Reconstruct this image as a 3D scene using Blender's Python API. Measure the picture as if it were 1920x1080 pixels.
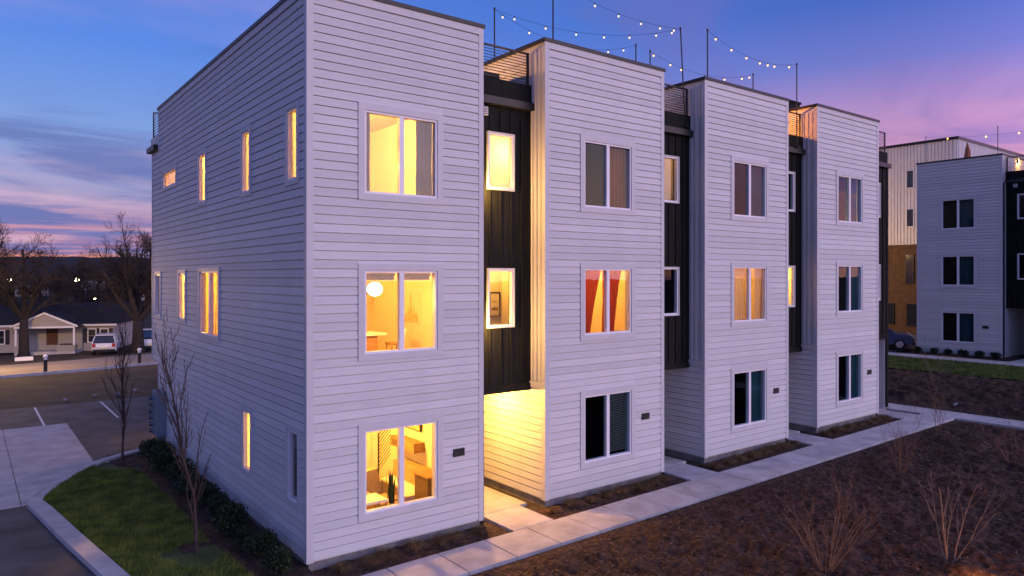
import bpy, math, random
from mathutils import Vector, Matrix, noise
R = math.radians
sc = bpy.context.scene
C = bpy.context.collection
for o in list(bpy.data.objects): bpy.data.objects.remove(o)

# ------------------------------------------------------------------ camera
CAM = Vector((-5.31, -13.48, 5.57)); HEAD = math.atan2(1760, 1345)
cd = bpy.data.cameras.new('camera'); cam = bpy.data.objects.new('camera', cd); C.objects.link(cam)
cam.location = CAM; cam.rotation_euler = (R(90), 0, HEAD - R(90))
cd.sensor_width = 36; cd.lens = 1345 / 1920 * 36; cd.shift_y = -21 / 1920
cd.clip_start = 0.1; cd.clip_end = 4000
sc.camera = cam

# ------------------------------------------------------------------ sky
SUN_AZ = Vector((0.42, -0.91, 0)).normalized(); SUN_EL = R(9)
w = bpy.data.worlds.new('World'); sc.world = w; w.use_nodes = True
nt = w.node_tree; N = nt.nodes; LK = nt.links; N.clear()
def nd(t, **k):
    n = N.new(t)
    for a, b in k.items(): setattr(n, a, b)
    return n
def lnk(a, b): LK.new(a, b)
def ramp(stops, interp='EASE'):
    r = nd('ShaderNodeValToRGB'); r.color_ramp.interpolation = interp
    e = r.color_ramp.elements
    while len(e) < len(stops): e.new(0.5)
    for i, (p, c) in enumerate(stops):
        e[i].position = p; e[i].color = (c if len(c) == 4 else (*c, 1))
    return r
def s2l(*c): return tuple(((v / 255) / 12.92 if v / 255 <= 0.04045 else ((v / 255 + 0.055) / 1.055) ** 2.4) for v in c)
def math_n(op, a, b=None, c=None, clamp=False):
    m = nd('ShaderNodeMath', operation=op, use_clamp=clamp)
    for i, v in enumerate((a, b, c)):
        if v is None: continue
        if isinstance(v, (int, float)): m.inputs[i].default_value = v
        else: lnk(v, m.inputs[i])
    return m.outputs[0]
def mix_n(f, a, b, mode='MIX'):
    m = nd('ShaderNodeMix', data_type='RGBA', blend_type=mode)
    for i, v in ((0, f), (6, a), (7, b)):
        if isinstance(v, (int, float)): m.inputs[i].default_value = v
        elif isinstance(v, tuple): m.inputs[i].default_value = (*v, 1)
        else: lnk(v, m.inputs[i])
    return m.outputs[2]
tc = nd('ShaderNodeTexCoord'); sp = nd('ShaderNodeSeparateXYZ'); lnk(tc.outputs['Generated'], sp.inputs[0])
zz = math_n('MAXIMUM', sp.outputs[2], 0.0)
left_r = ramp([(0.0, s2l(250, 152, 92)), (0.018, s2l(240, 150, 118)), (0.038, s2l(208, 138, 158)), (0.065, s2l(184, 138, 176)), (0.10, s2l(152, 148, 198)),
               (0.18, s2l(118, 152, 220)), (0.28, s2l(80, 130, 226)), (0.42, s2l(58, 106, 208)), (0.6, s2l(52, 82, 156)), (1.0, s2l(48, 64, 114))], 'LINEAR')
right_r = ramp([(0.0, s2l(246, 164, 146)), (0.06, s2l(228, 152, 164)), (0.14, s2l(212, 146, 178)), (0.20, s2l(182, 138, 194)),
                (0.26, s2l(110, 114, 198)), (0.33, s2l(64, 96, 190)), (0.5, s2l(60, 90, 176)), (1.0, s2l(48, 64, 114))], 'LINEAR')
lnk(zz, left_r.inputs[0]); lnk(zz, right_r.inputs[0])
dt = nd('ShaderNodeVectorMath', operation='DOT_PRODUCT'); lnk(tc.outputs['Generated'], dt.inputs[0]); dt.inputs[1].default_value = (0.9, -0.43, 0)
az = nd('ShaderNodeMapRange', interpolation_type='SMOOTHSTEP'); lnk(dt.outputs['Value'], az.inputs[0])
az.inputs[1].default_value = -0.05; az.inputs[2].default_value = 0.72
base_sky = mix_n(az.outputs[0], left_r.outputs[0], right_r.outputs[0])
# streaky clouds on a flat layer overhead
inv = math_n('DIVIDE', 1.0, math_n('ADD', zz, 0.085))
pv = nd('ShaderNodeVectorMath', operation='SCALE'); lnk(tc.outputs['Generated'], pv.inputs[0]); lnk(inv, pv.inputs['Scale'])
mp = nd('ShaderNodeMapping'); lnk(pv.outputs[0], mp.inputs[0]); mp.inputs['Rotation'].default_value = (0, 0, R(38)); mp.inputs['Scale'].default_value = (0.46, 0.66, 0.0)
mp.inputs['Location'].default_value = (3.1, 1.7, 0.0)
nz = nd('ShaderNodeTexNoise'); lnk(mp.outputs[0], nz.inputs['Vector']); nz.inputs['Scale'].default_value = 1.15; nz.inputs['Detail'].default_value = 7; nz.inputs['Roughness'].default_value = 0.56; nz.inputs['Distortion'].default_value = 0.9
cl = ramp([(0.45, (0, 0, 0)), (0.60, (1, 1, 1))]); lnk(nz.outputs[0], cl.inputs[0])
low = nd('ShaderNodeMapRange'); lnk(zz, low.inputs[0]); low.inputs[1].default_value = 0.30; low.inputs[2].default_value = 0.10; low.inputs[3].default_value = 0.45; low.inputs[4].default_value = 0.95
cfac = math_n('MULTIPLY', cl.outputs[0], low.outputs[0])
dark_cl = mix_n(az.outputs[0], s2l(84, 104, 178), s2l(122, 106, 186))
c1 = mix_n(cfac, base_sky, dark_cl)
mp2 = nd('ShaderNodeMapping'); lnk(pv.outputs[0], mp2.inputs[0]); mp2.inputs['Rotation'].default_value = (0, 0, R(32)); mp2.inputs['Scale'].default_value = (0.42, 0.8, 0.0); mp2.inputs['Location'].default_value = (8.4, -2.2, 0)
nz2 = nd('ShaderNodeTexNoise'); lnk(mp2.outputs[0], nz2.inputs['Vector']); nz2.inputs['Scale'].default_value = 0.9; nz2.inputs['Detail'].default_value = 6; nz2.inputs['Distortion'].default_value = 0.4
pl = ramp([(0.50, (0, 0, 0)), (0.72, (1, 1, 1))]); lnk(nz2.outputs[0], pl.inputs[0])
pink_cl = mix_n(az.outputs[0], s2l(214, 176, 206), s2l(236, 164, 204))
c2 = mix_n(math_n('MULTIPLY', pl.outputs[0], math_n('MULTIPLY', low.outputs[0], 0.75)), c1, pink_cl)
# the afterglow: brighter where the sun went down, behind the viewer
gd = nd('ShaderNodeVectorMath', operation='DOT_PRODUCT'); lnk(tc.outputs['Generated'], gd.inputs[0]); gd.inputs[1].default_value = (SUN_AZ.x, SUN_AZ.y, 0.12)
gm = nd('ShaderNodeMapRange', interpolation_type='SMOOTHERSTEP'); lnk(gd.outputs['Value'], gm.inputs[0]); gm.inputs[1].default_value = -0.1; gm.inputs[2].default_value = 1.0; gm.inputs[3].default_value = 1.0; gm.inputs[4].default_value = 3.0
sky_tex = nd('ShaderNodeTexSky', sky_type='NISHITA', sun_disc=False)
sky_tex.sun_elevation = SUN_EL * 0.25; sky_tex.sun_rotation = math.atan2(SUN_AZ.x, SUN_AZ.y)
bg = nd('ShaderNodeBackground'); sc_col = nd('ShaderNodeVectorMath', operation='SCALE'); lnk(c2, sc_col.inputs[0]); lnk(gm.outputs[0], sc_col.inputs['Scale'])
lnk(sc_col.outputs[0], bg.inputs[0]); bg.inputs[1].default_value = 0.80
bg2 = nd('ShaderNodeBackground'); lnk(sky_tex.outputs[0], bg2.inputs[0]); bg2.inputs[1].default_value = 0.02
ad = nd('ShaderNodeAddShader'); lnk(bg.outputs[0], ad.inputs[0]); lnk(bg2.outputs[0], ad.inputs[1])
wo = nd('ShaderNodeOutputWorld'); lnk(ad.outputs[0], wo.inputs[0])

# ------------------------------------------------------------------ sun (afterglow, very soft)
sl = bpy.data.lights.new('sun', 'SUN'); so = bpy.data.objects.new('sun', sl); C.objects.link(so)
sl.energy = 1.35; sl.angle = R(50); sl.color = (1.0, 0.83, 0.72)
sd = Vector((SUN_AZ.x * math.cos(SUN_EL), SUN_AZ.y * math.cos(SUN_EL), math.sin(SUN_EL)))
so.rotation_euler = sd.to_track_quat('Z', 'Y').to_euler(); so.location = (20, -60, 30)

vs = sc.view_settings; vs.view_transform = 'Standard'; vs.look = 'None'; vs.gamma = 1; vs.use_curve_mapping = False; vs.exposure = 0.32
cy = sc.cycles; cy.use_denoising = True
try: cy.denoiser = 'OPENIMAGEDENOISE'
except Exception: pass
cy.max_bounces = 7; cy.diffuse_bounces = 4; cy.glossy_bounces = 3; cy.transparent_max_bounces = 16; cy.transmission_bounces = 4
cy.sample_clamp_indirect = 4.0; cy.caustics_reflective = False; cy.caustics_refractive = False

# ------------------------------------------------------------------ materials
MATS = {}
def mat(name, col, rough=0.7, var=0.15, scale=3.0, stretch=(1, 1, 1), bump=0.0, bscale=None, spec=0.3, metal=0.0, col2=None, rnd=0.0, detail=5, emit=None, estr=0.0):
    m = bpy.data.materials.new(name); m.use_nodes = True
    t = m.node_tree; n = t.nodes; L = t.links
    b = n['Principled BSDF']; b.inputs['Roughness'].default_value = rough; b.inputs['Metallic'].default_value = metal
    b.inputs['Specular IOR Level'].default_value = spec
    tcn = n.new('ShaderNodeTexCoord'); mpn = n.new('ShaderNodeMapping'); mpn.inputs['Scale'].default_value = stretch
    L.new(tcn.outputs['Object'], mpn.inputs[0])
    ns = n.new('ShaderNodeTexNoise'); ns.inputs['Scale'].default_value = scale; ns.inputs['Detail'].default_value = detail; ns.inputs['Roughness'].default_value = 0.6
    L.new(mpn.outputs[0], ns.inputs['Vector'])
    rp = n.new('ShaderNodeValToRGB'); c2 = col2 or tuple(v * (1 - var) for v in col)
    c1 = col if col2 else tuple(min(1, v * (1 + var)) for v in col)
    rp.color_ramp.elements[0].position = 0.33; rp.color_ramp.elements[1].position = 0.67
    rp.color_ramp.elements[0].color = (*c2, 1); rp.color_ramp.elements[1].color = (*c1, 1)
    L.new(ns.outputs[0], rp.inputs[0]); out = rp.outputs[0]
    if rnd:
        oi = n.new('ShaderNodeObjectInfo'); mr = n.new('ShaderNodeMapRange'); mr.inputs[3].default_value = 1 - rnd; mr.inputs[4].default_value = 1 + rnd
        L.new(oi.outputs['Random'], mr.inputs[0])
        vm = n.new('ShaderNodeVectorMath'); vm.operation = 'SCALE'; L.new(out, vm.inputs[0]); L.new(mr.outputs[0], vm.inputs['Scale']); out = vm.outputs[0]
    L.new(out, b.inputs['Base Color'])
    if bump:
        nb = n.new('ShaderNodeTexNoise'); nb.inputs['Scale'].default_value = bscale or scale * 6; nb.inputs['Detail'].default_value = 6
        L.new(mpn.outputs[0], nb.inputs['Vector'])
        bp = n.new('ShaderNodeBump'); bp.inputs['Strength'].default_value = bump; bp.inputs['Distance'].default_value = 0.02
        L.new(nb.outputs[0], bp.inputs['Height']); L.new(bp.outputs[0], b.inputs['Normal'])
    if emit:
        b.inputs['Emission Color'].default_value = (*emit, 1); b.inputs['Emission Strength'].default_value = estr
    MATS[name] = m; return m
def glass(name, tint, ior=1.5, rough=0.0, gain=1.0):
    m = bpy.data.materials.new(name); m.use_nodes = True
    t = m.node_tree; n = t.nodes; L = t.links; n.clear()
    tr = n.new('ShaderNodeBsdfTransparent'); tr.inputs[0].default_value = (*tint, 1)
    gl = n.new('ShaderNodeBsdfGlossy'); gl.inputs['Roughness'].default_value = rough
    ns = n.new('ShaderNodeTexNoise'); ns.inputs['Scale'].default_value = 1.2; bp = n.new('ShaderNodeBump'); bp.inputs['Strength'].default_value = 0.03; bp.inputs['Distance'].default_value = 0.05
    tcn = n.new('ShaderNodeTexCoord'); L.new(tcn.outputs['Object'], ns.inputs['Vector']); L.new(ns.outputs[0], bp.inputs['Height']); L.new(bp.outputs[0], gl.inputs['Normal'])
    lw = n.new('ShaderNodeLayerWeight'); lw.inputs[0].default_value = 0.5
    pw_ = n.new('ShaderNodeMath'); pw_.operation = 'POWER'; pw_.inputs[1].default_value = 5; L.new(lw.outputs['Facing'], pw_.inputs[0])
    mm = n.new('ShaderNodeMath'); mm.operation = 'MULTIPLY_ADD'; mm.use_clamp = True; mm.inputs[1].default_value = 1-ior; mm.inputs[2].default_value = ior; L.new(pw_.outputs[0], mm.inputs[0])
    mx = n.new('ShaderNodeMixShader'); L.new(mm.outputs[0], mx.inputs[0]); L.new(tr.outputs[0], mx.inputs[1]); L.new(gl.outputs[0], mx.inputs[2])
    o = n.new('ShaderNodeOutputMaterial'); L.new(mx.outputs[0], o.inputs[0]); MATS[name] = m
def emis(name, col, strength):
    m = bpy.data.materials.new(name); m.use_nodes = True
    t = m.node_tree; n = t.nodes; n.clear()
    e = n.new('ShaderNodeEmission'); e.inputs[0].default_value = (*col, 1); e.inputs[1].default_value = strength
    o = n.new('ShaderNodeOutputMaterial'); t.links.new(e.outputs[0], o.inputs[0]); MATS[name] = m
mat('siding', (0.60, 0.605, 0.585), 0.6, 0.06, 2.2, (0.5, 3, 6), 0.25, 30, 0.3, rnd=0.075)
mat('trim', (0.56, 0.565, 0.55), 0.5, 0.04, 2, bump=0.08)
mat('vinyl', (0.80, 0.79, 0.78), 0.4, 0.03, 2)
mat('bay_panel', (0.013, 0.014, 0.013), 0.75, 0.25, 2, (4, 4, 0.4), 0.1, spec=0.1)
mat('black_metal', (0.022, 0.022, 0.024), 0.45, 0.2, 6)
mat('cap_metal', (0.016, 0.016, 0.020), 0.4, 0.2, 2)
mat('foundation', (0.20, 0.19, 0.18), 0.85, 0.3, 3, bump=0.4)
mat('concrete', (0.48, 0.455, 0.425), 0.8, 0.20, 1.6, bump=0.25, bscale=60, rnd=0.07)
mat('kerb', (0.46, 0.44, 0.42), 0.8, 0.16, 2, bump=0.3, bscale=50, rnd=0.05)
mat('asphalt', (0.085, 0.081, 0.080), 0.8, 0.38, 0.9, bump=0.5, bscale=90)
mat('street_paving', (0.22, 0.19, 0.17), 0.85, 0.15, 0.4, bump=0.3, bscale=40)
mat('white_paint', (0.66, 0.65, 0.62), 0.7, 0.2, 6)
mat('mulch', (0.098, 0.052, 0.030), 0.95, 0.0, 7.0, bump=1.0, bscale=30, col2=(0.020, 0.0125, 0.0095), detail=10)
mat('mulch_chip', (0.165, 0.10, 0.06), 0.9, 0.5, 9.0, col2=(0.022, 0.013, 0.009), rnd=0.3)
mat('dirt_field', (0.085, 0.064, 0.036), 0.95, 0.0, 0.5, bump=0.8, bscale=12, col2=(0.030, 0.024, 0.017), detail=9)
mat('lawn_soil', (0.06, 0.085, 0.022), 0.95, 0.3, 1.2, bump=0.6)
mat('grass_blade', (0.21, 0.24, 0.045), 0.7, 0.0, 2.0, col2=(0.05, 0.085, 0.016), spec=0.15)
mat('dry_grass', (0.17, 0.108, 0.052), 0.8, 0.35, 5, rnd=0.2, spec=0.1)
mat('boxwood_leaf', (0.026, 0.042, 0.016), 0.5, 0.45, 6, rnd=0.2, spec=0.25)
mat('bark', (0.060, 0.042, 0.036), 0.9, 0.4, 6, bump=0.5)
mat('bark_pale', (0.16, 0.125, 0.10), 0.9, 0.35, 6, bump=0.4)
mat('bark_far', (0.030, 0.024, 0.022), 0.95, 0.3, 3)
mat('twig_red', (0.18, 0.10, 0.06), 0.85, 0.3, 6)
mat('wood_dark', (0.020, 0.017, 0.016), 1.0, 0.4, 0.05, bump=0.5)
mat('roof_dark', (0.024, 0.023, 0.025), 0.9, 0.25, 3, bump=0.4)
mat('meter_grey', (0.16, 0.22, 0.25), 0.45, 0.1, 3, metal=0.2)
mat('wall_paint', (0.78, 0.69, 0.50), 0.8, 0.04, 1.5)
mat('painted_dark_room', (0.020, 0.024, 0.027), 0.9, 0.15, 1.5)  # near-black paint puts the darkness of unlit rooms into their walls
mat('oak', (0.36, 0.20, 0.085), 0.5, 0.2, 4, (1, 1, 6))
mat('white_laminate', (0.80, 0.77, 0.70), 0.4, 0.03, 2)
mat('tan_fabric', (0.36, 0.26, 0.13), 0.9, 0.15, 8, bump=0.2)
mat('curtain_dark', (0.050, 0.042, 0.045), 0.9, 0.25, 5, (3, 3, 0.3))
mat('curtain_reflect_teal', (0.020, 0.062, 0.078), 0.85, 0.12, 5, (3, 3, 0.3))  # teal stands for the reflection in the dark panes, put into the cloth
mat('blind', (0.34, 0.36, 0.36), 0.7, 0.1, 5)
mat('blind_brown', (0.14, 0.085, 0.04), 0.8, 0.1, 5)
mat('leaf_plant', (0.035, 0.05, 0.02), 0.5, 0.4, 5)
mat('art_orange', (0.60, 0.26, 0.06), 0.8, 0.0, 9, (1, 1, 2.5), col2=(0.76, 0.62, 0.38))
mat('paper', (0.72, 0.64, 0.46), 0.8, 0.05, 6)
mat('brick_tan', (0.14, 0.082, 0.042), 0.9, 0.2, 2.5, bump=0.3)
mat('metal_panel', (0.76, 0.73, 0.70), 0.45, 0.05, 1)
mat('car_blue', (0.016, 0.045, 0.115), 0.25, 0.08, 2, spec=0.6)
mat('car_white', (0.58, 0.60, 0.64), 0.25, 0.04, 2, spec=0.6)
mat('car_glass', (0.015, 0.02, 0.028), 0.08, 0.1, 2, spec=0.7)
mat('rubber', (0.018, 0.018, 0.018), 0.85, 0.2, 8)
mat('chrome', (0.45, 0.46, 0.48), 0.25, 0.05, 4, metal=0.9)
mat('tail_red', (0.32, 0.03, 0.025), 0.3, 0.1, 5)
mat('head_lens', (0.62, 0.64, 0.68), 0.15, 0.1, 5, spec=0.7)
mat('house_white', (0.36, 0.33, 0.29), 0.75, 0.08, 2, (1, 1, 5))
mat('house_brown', (0.10, 0.045, 0.025), 0.7, 0.2, 3)
mat('stone', (0.34, 0.31, 0.28), 0.9, 0.35, 4, bump=0.5)
mat('umbrella_cloth', (0.30, 0.12, 0.06), 0.9, 0.2, 4)
mat('terracotta', (0.50, 0.33, 0.15), 0.8, 0.15, 5)
glass('glass', (0.98, 0.985, 0.98), 0.03)
glass('glass_dark', (0.84, 0.93, 0.94), 0.012)
emis('bulb_soft', (1.0, 0.78, 0.54), 1.2)
emis('bulb_hot', (1.0, 0.52, 0.19), 2.6)
def translucent(name, col, f=0.65):
    m = mat(name, col, 0.85, 0.10, 5, (3, 3, 0.3)); t = m.node_tree; n = t.nodes; b = n['Principled BSDF']
    tr = n.new('ShaderNodeBsdfTranslucent'); t.links.new(b.inputs['Base Color'].links[0].from_socket, tr.inputs[0])
    mx = n.new('ShaderNodeMixShader'); mx.inputs[0].default_value = f; t.links.new(b.outputs[0], mx.inputs[1]); t.links.new(tr.outputs[0], mx.inputs[2]); t.links.new(mx.outputs[0], n['Material Output'].inputs[0])
translucent('curtain_orange', (0.50, 0.085, 0.014), 0.38); translucent('curtain_cream', (0.70, 0.58, 0.34), 0.5); translucent('shade_cloth', (0.95, 0.88, 0.68), 0.85)
emis('globe_glow', (1.0, 0.90, 0.68), 9.0)
emis('lamp_glow', (1.0, 0.70, 0.30), 16.0)
emis('far_lamp', (1.0, 0.80, 0.42), 60.0)
emis('far_white', (0.9, 0.95, 1.0), 25.0)

# ------------------------------------------------------------------ helpers
class MB:
    def __init__(s): s.v = []; s.f = []
    def box(s, x0, x1, y0, y1, z0, z1):
        b = len(s.v)
        s.v += [(x0, y0, z0), (x1, y0, z0), (x1, y1, z0), (x0, y1, z0), (x0, y0, z1), (x1, y0, z1), (x1, y1, z1), (x0, y1, z1)]
        s.f += [(b, b+3, b+2, b+1), (b+4, b+5, b+6, b+7), (b, b+1, b+5, b+4), (b+1, b+2, b+6, b+5), (b+2, b+3, b+7, b+6), (b+3, b, b+4, b+7)]
        return s
    def obox(s, c, ux, uy, uz):     # box from centre and half-axis vectors
        b = len(s.v); c = Vector(c)
        for sz in (-1, 1):
            for sx, sy in ((-1, -1), (1, -1), (1, 1), (-1, 1)): s.v.append(tuple(c + ux*sx + uy*sy + uz*sz))
        s.f += [(b, b+3, b+2, b+1), (b+4, b+5, b+6, b+7), (b, b+1, b+5, b+4), (b+1, b+2, b+6, b+5), (b+2, b+3, b+7, b+6), (b+3, b, b+4, b+7)]
        return s
    def poly(s, pts): b = len(s.v); s.v += [tuple(p) for p in pts]; s.f.append(tuple(range(b, b+len(pts)))); return s
    def prism(s, pts, off):         # polygon extruded by the vector off
        b = len(s.v); n = len(pts); off = Vector(off)
        s.v += [tuple(p) for p in pts] + [tuple(Vector(p)+off) for p in pts]
        s.f.append(tuple(range(b+n-1, b-1, -1))); s.f.append(tuple(range(b+n, b+2*n)))
        for i in range(n): j = (i+1) % n; s.f.append((b+i, b+j, b+n+j, b+n+i))
        return s
    def tube(s, path, radii, n=6, cap=True):
        b0 = len(s.v); k = len(path); path = [Vector(p) for p in path]
        for i, p in enumerate(path):
            d = (path[min(i+1, k-1)] - path[max(i-1, 0)])
            if d.length < 1e-9: d = Vector((0, 0, 1))
            d.normalize(); a = Vector((1, 0, 0)) if abs(d.x) < 0.8 else Vector((0, 1, 0))
            u = d.cross(a).normalized(); v = d.cross(u); r = radii[i] if isinstance(radii, (list, tuple)) else radii
            for j in range(n):
                q = 2*math.pi*j/n; s.v.append(tuple(p + u*(math.cos(q)*r) + v*(math.sin(q)*r)))
        for i in range(k-1):
            for j in range(n):
                a = b0+i*n+j; c = b0+i*n+(j+1) % n; s.f.append((a, a+n, c+n, c))
        if cap: s.f.append(tuple(range(b0, b0+n))); s.f.append(tuple(range(b0+(k-1)*n+n-1, b0+(k-1)*n-1, -1)))
        return s
    def lathe(s, c, prof, n=14):    # profile [(r, z)]
        return s.tube([(c[0], c[1], c[2]+z) for r, z in prof], [max(r, 1e-4) for r, z in prof], n)
    def ball(s, c, r, n=10, m=6, sz=1.0):
        return s.lathe(c, [(r*math.sin(math.pi*i/m), -r*sz*math.cos(math.pi*i/m)) for i in range(m+1)], n)
    def mesh(s, name, m, smooth=False):
        me = bpy.data.meshes.new(name); me.from_pydata(s.v, [], s.f); me.update()
        if m: me.materials.append(MATS[m])
        if smooth: me.polygons.foreach_set('use_smooth', [True]*len(me.polygons))
        return me
    def build(s, name, m, parent=None, loc=None, smooth=False): return place(name, s.mesh(name, m, smooth), parent, loc)
def place(name, me, parent=None, loc=None, rotz=None, rot=None, scale=None):
    o = bpy.data.objects.new(name, me); C.objects.link(o)
    if parent: o.parent = parent
    if loc is not None: o.location = loc
    if rotz is not None: o.rotation_euler = (0, 0, rotz)
    if rot is not None: o.rotation_euler = rot
    if scale is not None: o.scale = (scale,)*3 if isinstance(scale, (int, float)) else scale
    return o
def tag(o, label, cat, group=None):
    o['label'] = label; o['category'] = cat
    if group: o['group'] = group
    return o
def thing(name, label, cat, loc=(0, 0, 0), rotz=0, group=None):
    o = bpy.data.objects.new(name, None); C.objects.link(o); o.empty_display_size = 0.2
    o.location = loc; o.rotation_euler = (0, 0, rotz); return tag(o, label, cat, group)
def struct(o, kind='structure'): o['kind'] = kind; return o
def sgroup(name, loc):
    o = bpy.data.objects.new(name, None); C.objects.link(o); o['kind'] = 'structure'; o.location = (0, 0, 0); return o
def point_light(parent, loc, col, watts, r=0.08, name='light'):
    l = bpy.data.lights.new(name, 'POINT'); l.energy = watts; l.color = col; l.shadow_soft_size = r
    o = bpy.data.objects.new(name, l); C.objects.link(o); o.parent = parent; o.location = loc; return o
ORD = ['first', 'second', 'third', 'fourth', 'fifth', 'sixth', 'seventh', 'eighth', 'ninth', 'tenth', 'eleventh', 'twelfth', 'thirteenth', 'fourteenth', 'fifteenth', 'sixteenth']
WARM = (1.0, 0.46, 0.065)

# ------------------------------------------------------------------ terrain
def T(X, Y):
    z = -0.14 + 0.0137*min(max(X, 0.0), 26.0)
    if X > 26: z += 0.07*(min(X, 37.5)-26)
    if Y > 25: z -= 0.03*(min(Y, 85.0)-25)
    return z
def axis(a, b, dense, step, coarse):
    out = []; x = a
    while x < b:
        out.append(x); x += step if dense[0] <= x < dense[1] else coarse*(1+min(abs(x-dense[0]), abs(x-dense[1]))/40)
    return out+[b]
def sheet(name, xs, ys, zf, m, smooth=True):
    mb = MB(); nx = len(xs)
    for y in ys:
        for x in xs: mb.v.append((x, y, zf(x, y)))
    for j in range(len(ys)-1):
        for i in range(nx-1): a = j*nx+i; mb.f.append((a, a+1, a+nx+1, a+nx))
    return mb.build(name, m, smooth=smooth)
def ground_z(x, y):
    z = T(x, y)-0.05
    r = math.hypot(x, y)
    if y > 25: z += 0.10*noise.noise((x*0.35, y*0.35, 0))*min(1, (y-25)/5)*(1 if y < 40 else 0.3)
    if r > 110: z += (r-110)*0.008*(1+0.5*noise.noise((x*0.01, y*0.01, 3)))
    return z
struct(sheet('ground', axis(-700, 700, (-30, 60), 1.5, 5), axis(-300, 900, (-30, 60), 1.5, 5), ground_z, 'dirt_field'))
def fill(name, pts, off, m, zf=T):
    mb = MB(); mb.poly([(x, y, zf(x, y)+off) for x, y in pts]); return mb.build(name, m)

# asphalt court, concrete drive, parking lines, street
struct(fill('asphalt_court', [(-45, -20), (-1.0, -20), (-1.0, 12.6), (0, 13.1), (0, 24.3), (-45, 24.9)], -0.012, 'asphalt'))
struct(fill('rear_court', [(0, 13.1), (26, 13.1), (26, 24.3), (0, 24.3)], -0.012, 'asphalt'))
drive = sgroup('driveway', (-4, 12, -0.14))
for x0, x1 in ((-4.16, -2.12), (-7.2, -4.18), (-10.25, -7.22), (-13.3, -10.27)):
    for y0, y1 in ((8.15, 13.7), (13.72, 19.3)):
        yl = y0
        MB().prism([(x0, yl, -0.2), (x1, yl, -0.2), (x1, y1, -0.2), (x0, y1, -0.2)], (0, 0, 0.062)).build('slab', 'concrete', drive)
for x in (-5.4, -2.85, -0.33, 2.2):
    tag(MB().box(x-0.04, x+0.04, 19.4, 24.1, -0.151, -0.147).build('parking_line', 'white_paint'),
        {-5.4: 'white painted parking line at the far left of the court', -2.85: 'white painted parking line beyond the concrete drive', -0.33: 'white parking line seen behind the small columnar tree', 2.2: 'white parking line hidden beside the building end'}[x], 'parking line', 'parking lines on the court')
SA = math.atan2(1.9, 9.25)
def st(u, v): return (u*math.cos(SA)-v*math.sin(SA)-3.55, u*math.sin(SA)+v*math.cos(SA)+40.48)
mb = MB()
for i in range(61):
    for v in (0, 3.3, 6.6, 9.9): p = st(-120+4*i, v); mb.v.append((p[0], p[1], T(*p)+0.02))
for i in range(60):
    for j in range(3): a = i*4+j; mb.f.append((a, a+4, a+5, a+1))
struct(mb.build('street', 'street_paving'))
kb = sgroup('street_kerb', (0, 41, -0.6))
for i in range(-6, 16):
    a = st(i*2.4, -0.16); b_ = st(i*2.4+2.37, -0.16); c_ = st(i*2.4+2.37, 0.0); d_ = st(i*2.4, 0.0)
    MB().prism([(p[0], p[1], T(*p)-0.06) for p in (a, b_, c_, d_)], (0, 0, 0.19)).build('kerb_stone', 'kerb', kb)

# kerb round the lawn
outer = [(-2.72, -1.6), (-3.22, 1.86), (-3.61, 4.53), (-3.95, 7.2), (-4.06, 7.95), (-3.98, 8.5), (-3.77, 8.97), (-3.41, 9.74), (-3.02, 10.51), (-2.58, 11.12), (-2.09, 11.75), (-1.3, 12.32), (-0.23, 12.89)]
inner = [(-2.36, -1.75), (-2.85, 1.72), (-3.27, 4.72), (-3.60, 7.25), (-3.74, 8.05), (-3.66, 8.45), (-3.50, 8.85), (-3.15, 9.60), (-2.78, 10.3), (-2.36, 10.90), (-1.92, 11.45), (-1.15, 12.02), (-0.18, 12.55)]
lk = sgroup('lawn_kerb', (-4, 8, -0.14))
def lerp2(a, b, t): return (a[0]+(b[0]-a[0])*t, a[1]+(b[1]-a[1])*t)
for i in range(len(outer)-1):
    n = max(1, round(math.dist(outer[i], outer[i+1])/1.25))
    for k in range(n):
        g0 = k/n+0.004; g1 = (k+1)/n-0.004
        o0, o1, i0, i1 = lerp2(outer[i], outer[i+1], g0), lerp2(outer[i], outer[i+1], g1), lerp2(inner[i], inner[i+1], g0), lerp2(inner[i], inner[i+1], g1)
        ob0, ob1 = (o0[0]-0.03, o0[1]+0.0), (o1[0]-0.03, o1[1]+0.0)
        m = MB(); bz, tz = -0.3, -0.035
        vs_ = [(*ob0, bz), (*ob1, bz), (*i1, bz), (*i0, bz), (*o0, tz-0.02), (*o1, tz-0.02), (*i1, tz), (*i0, tz)]
        m.v += vs_; m.f += [(0, 3, 2, 1), (4, 5, 6, 7), (0, 1, 5, 4), (1, 2, 6, 5), (2, 3, 7, 6), (3, 0, 4, 7)]
        m.build('kerb_stone', 'kerb', lk)

# lawn soil and blades
def inside(p, poly):
    c = False; n = len(poly); j = n-1
    for i in range(n):
        if (poly[i][1] > p[1]) != (poly[j][1] > p[1]) and p[0] < (poly[j][0]-poly[i][0])*(p[1]-poly[i][1])/(poly[j][1]-poly[i][1])+poly[i][0]: c = not c
        j = i
    return c
lawn_poly = [(x, y) for x, y in inner[:-2]]+[(-1.6, 11.1), (-1.25, 9.5), (-1.15, 6), (-1.15, 3), (-1.0, 0.2), (-0.9, -1.6)]
rng = random.Random(3)
def lawn_z(x, y): return -0.07+0.05*noise.noise((x*0.9, y*0.9, 5))
mb = MB(); gx = [-4.0+0.2*i for i in range(16)]; gy = [-1.8+0.25*i for i in range(60)]
struct(sheet('lawn', [-3.72+0.2*i for i in range(15)], [-1.8+0.3*i for i in range(46)], lambda x, y: (lawn_z(x, y)-0.01) if inside((x, y), lawn_poly) else -0.17, 'lawn_soil'))
mb = MB(); cnt = 0
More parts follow.
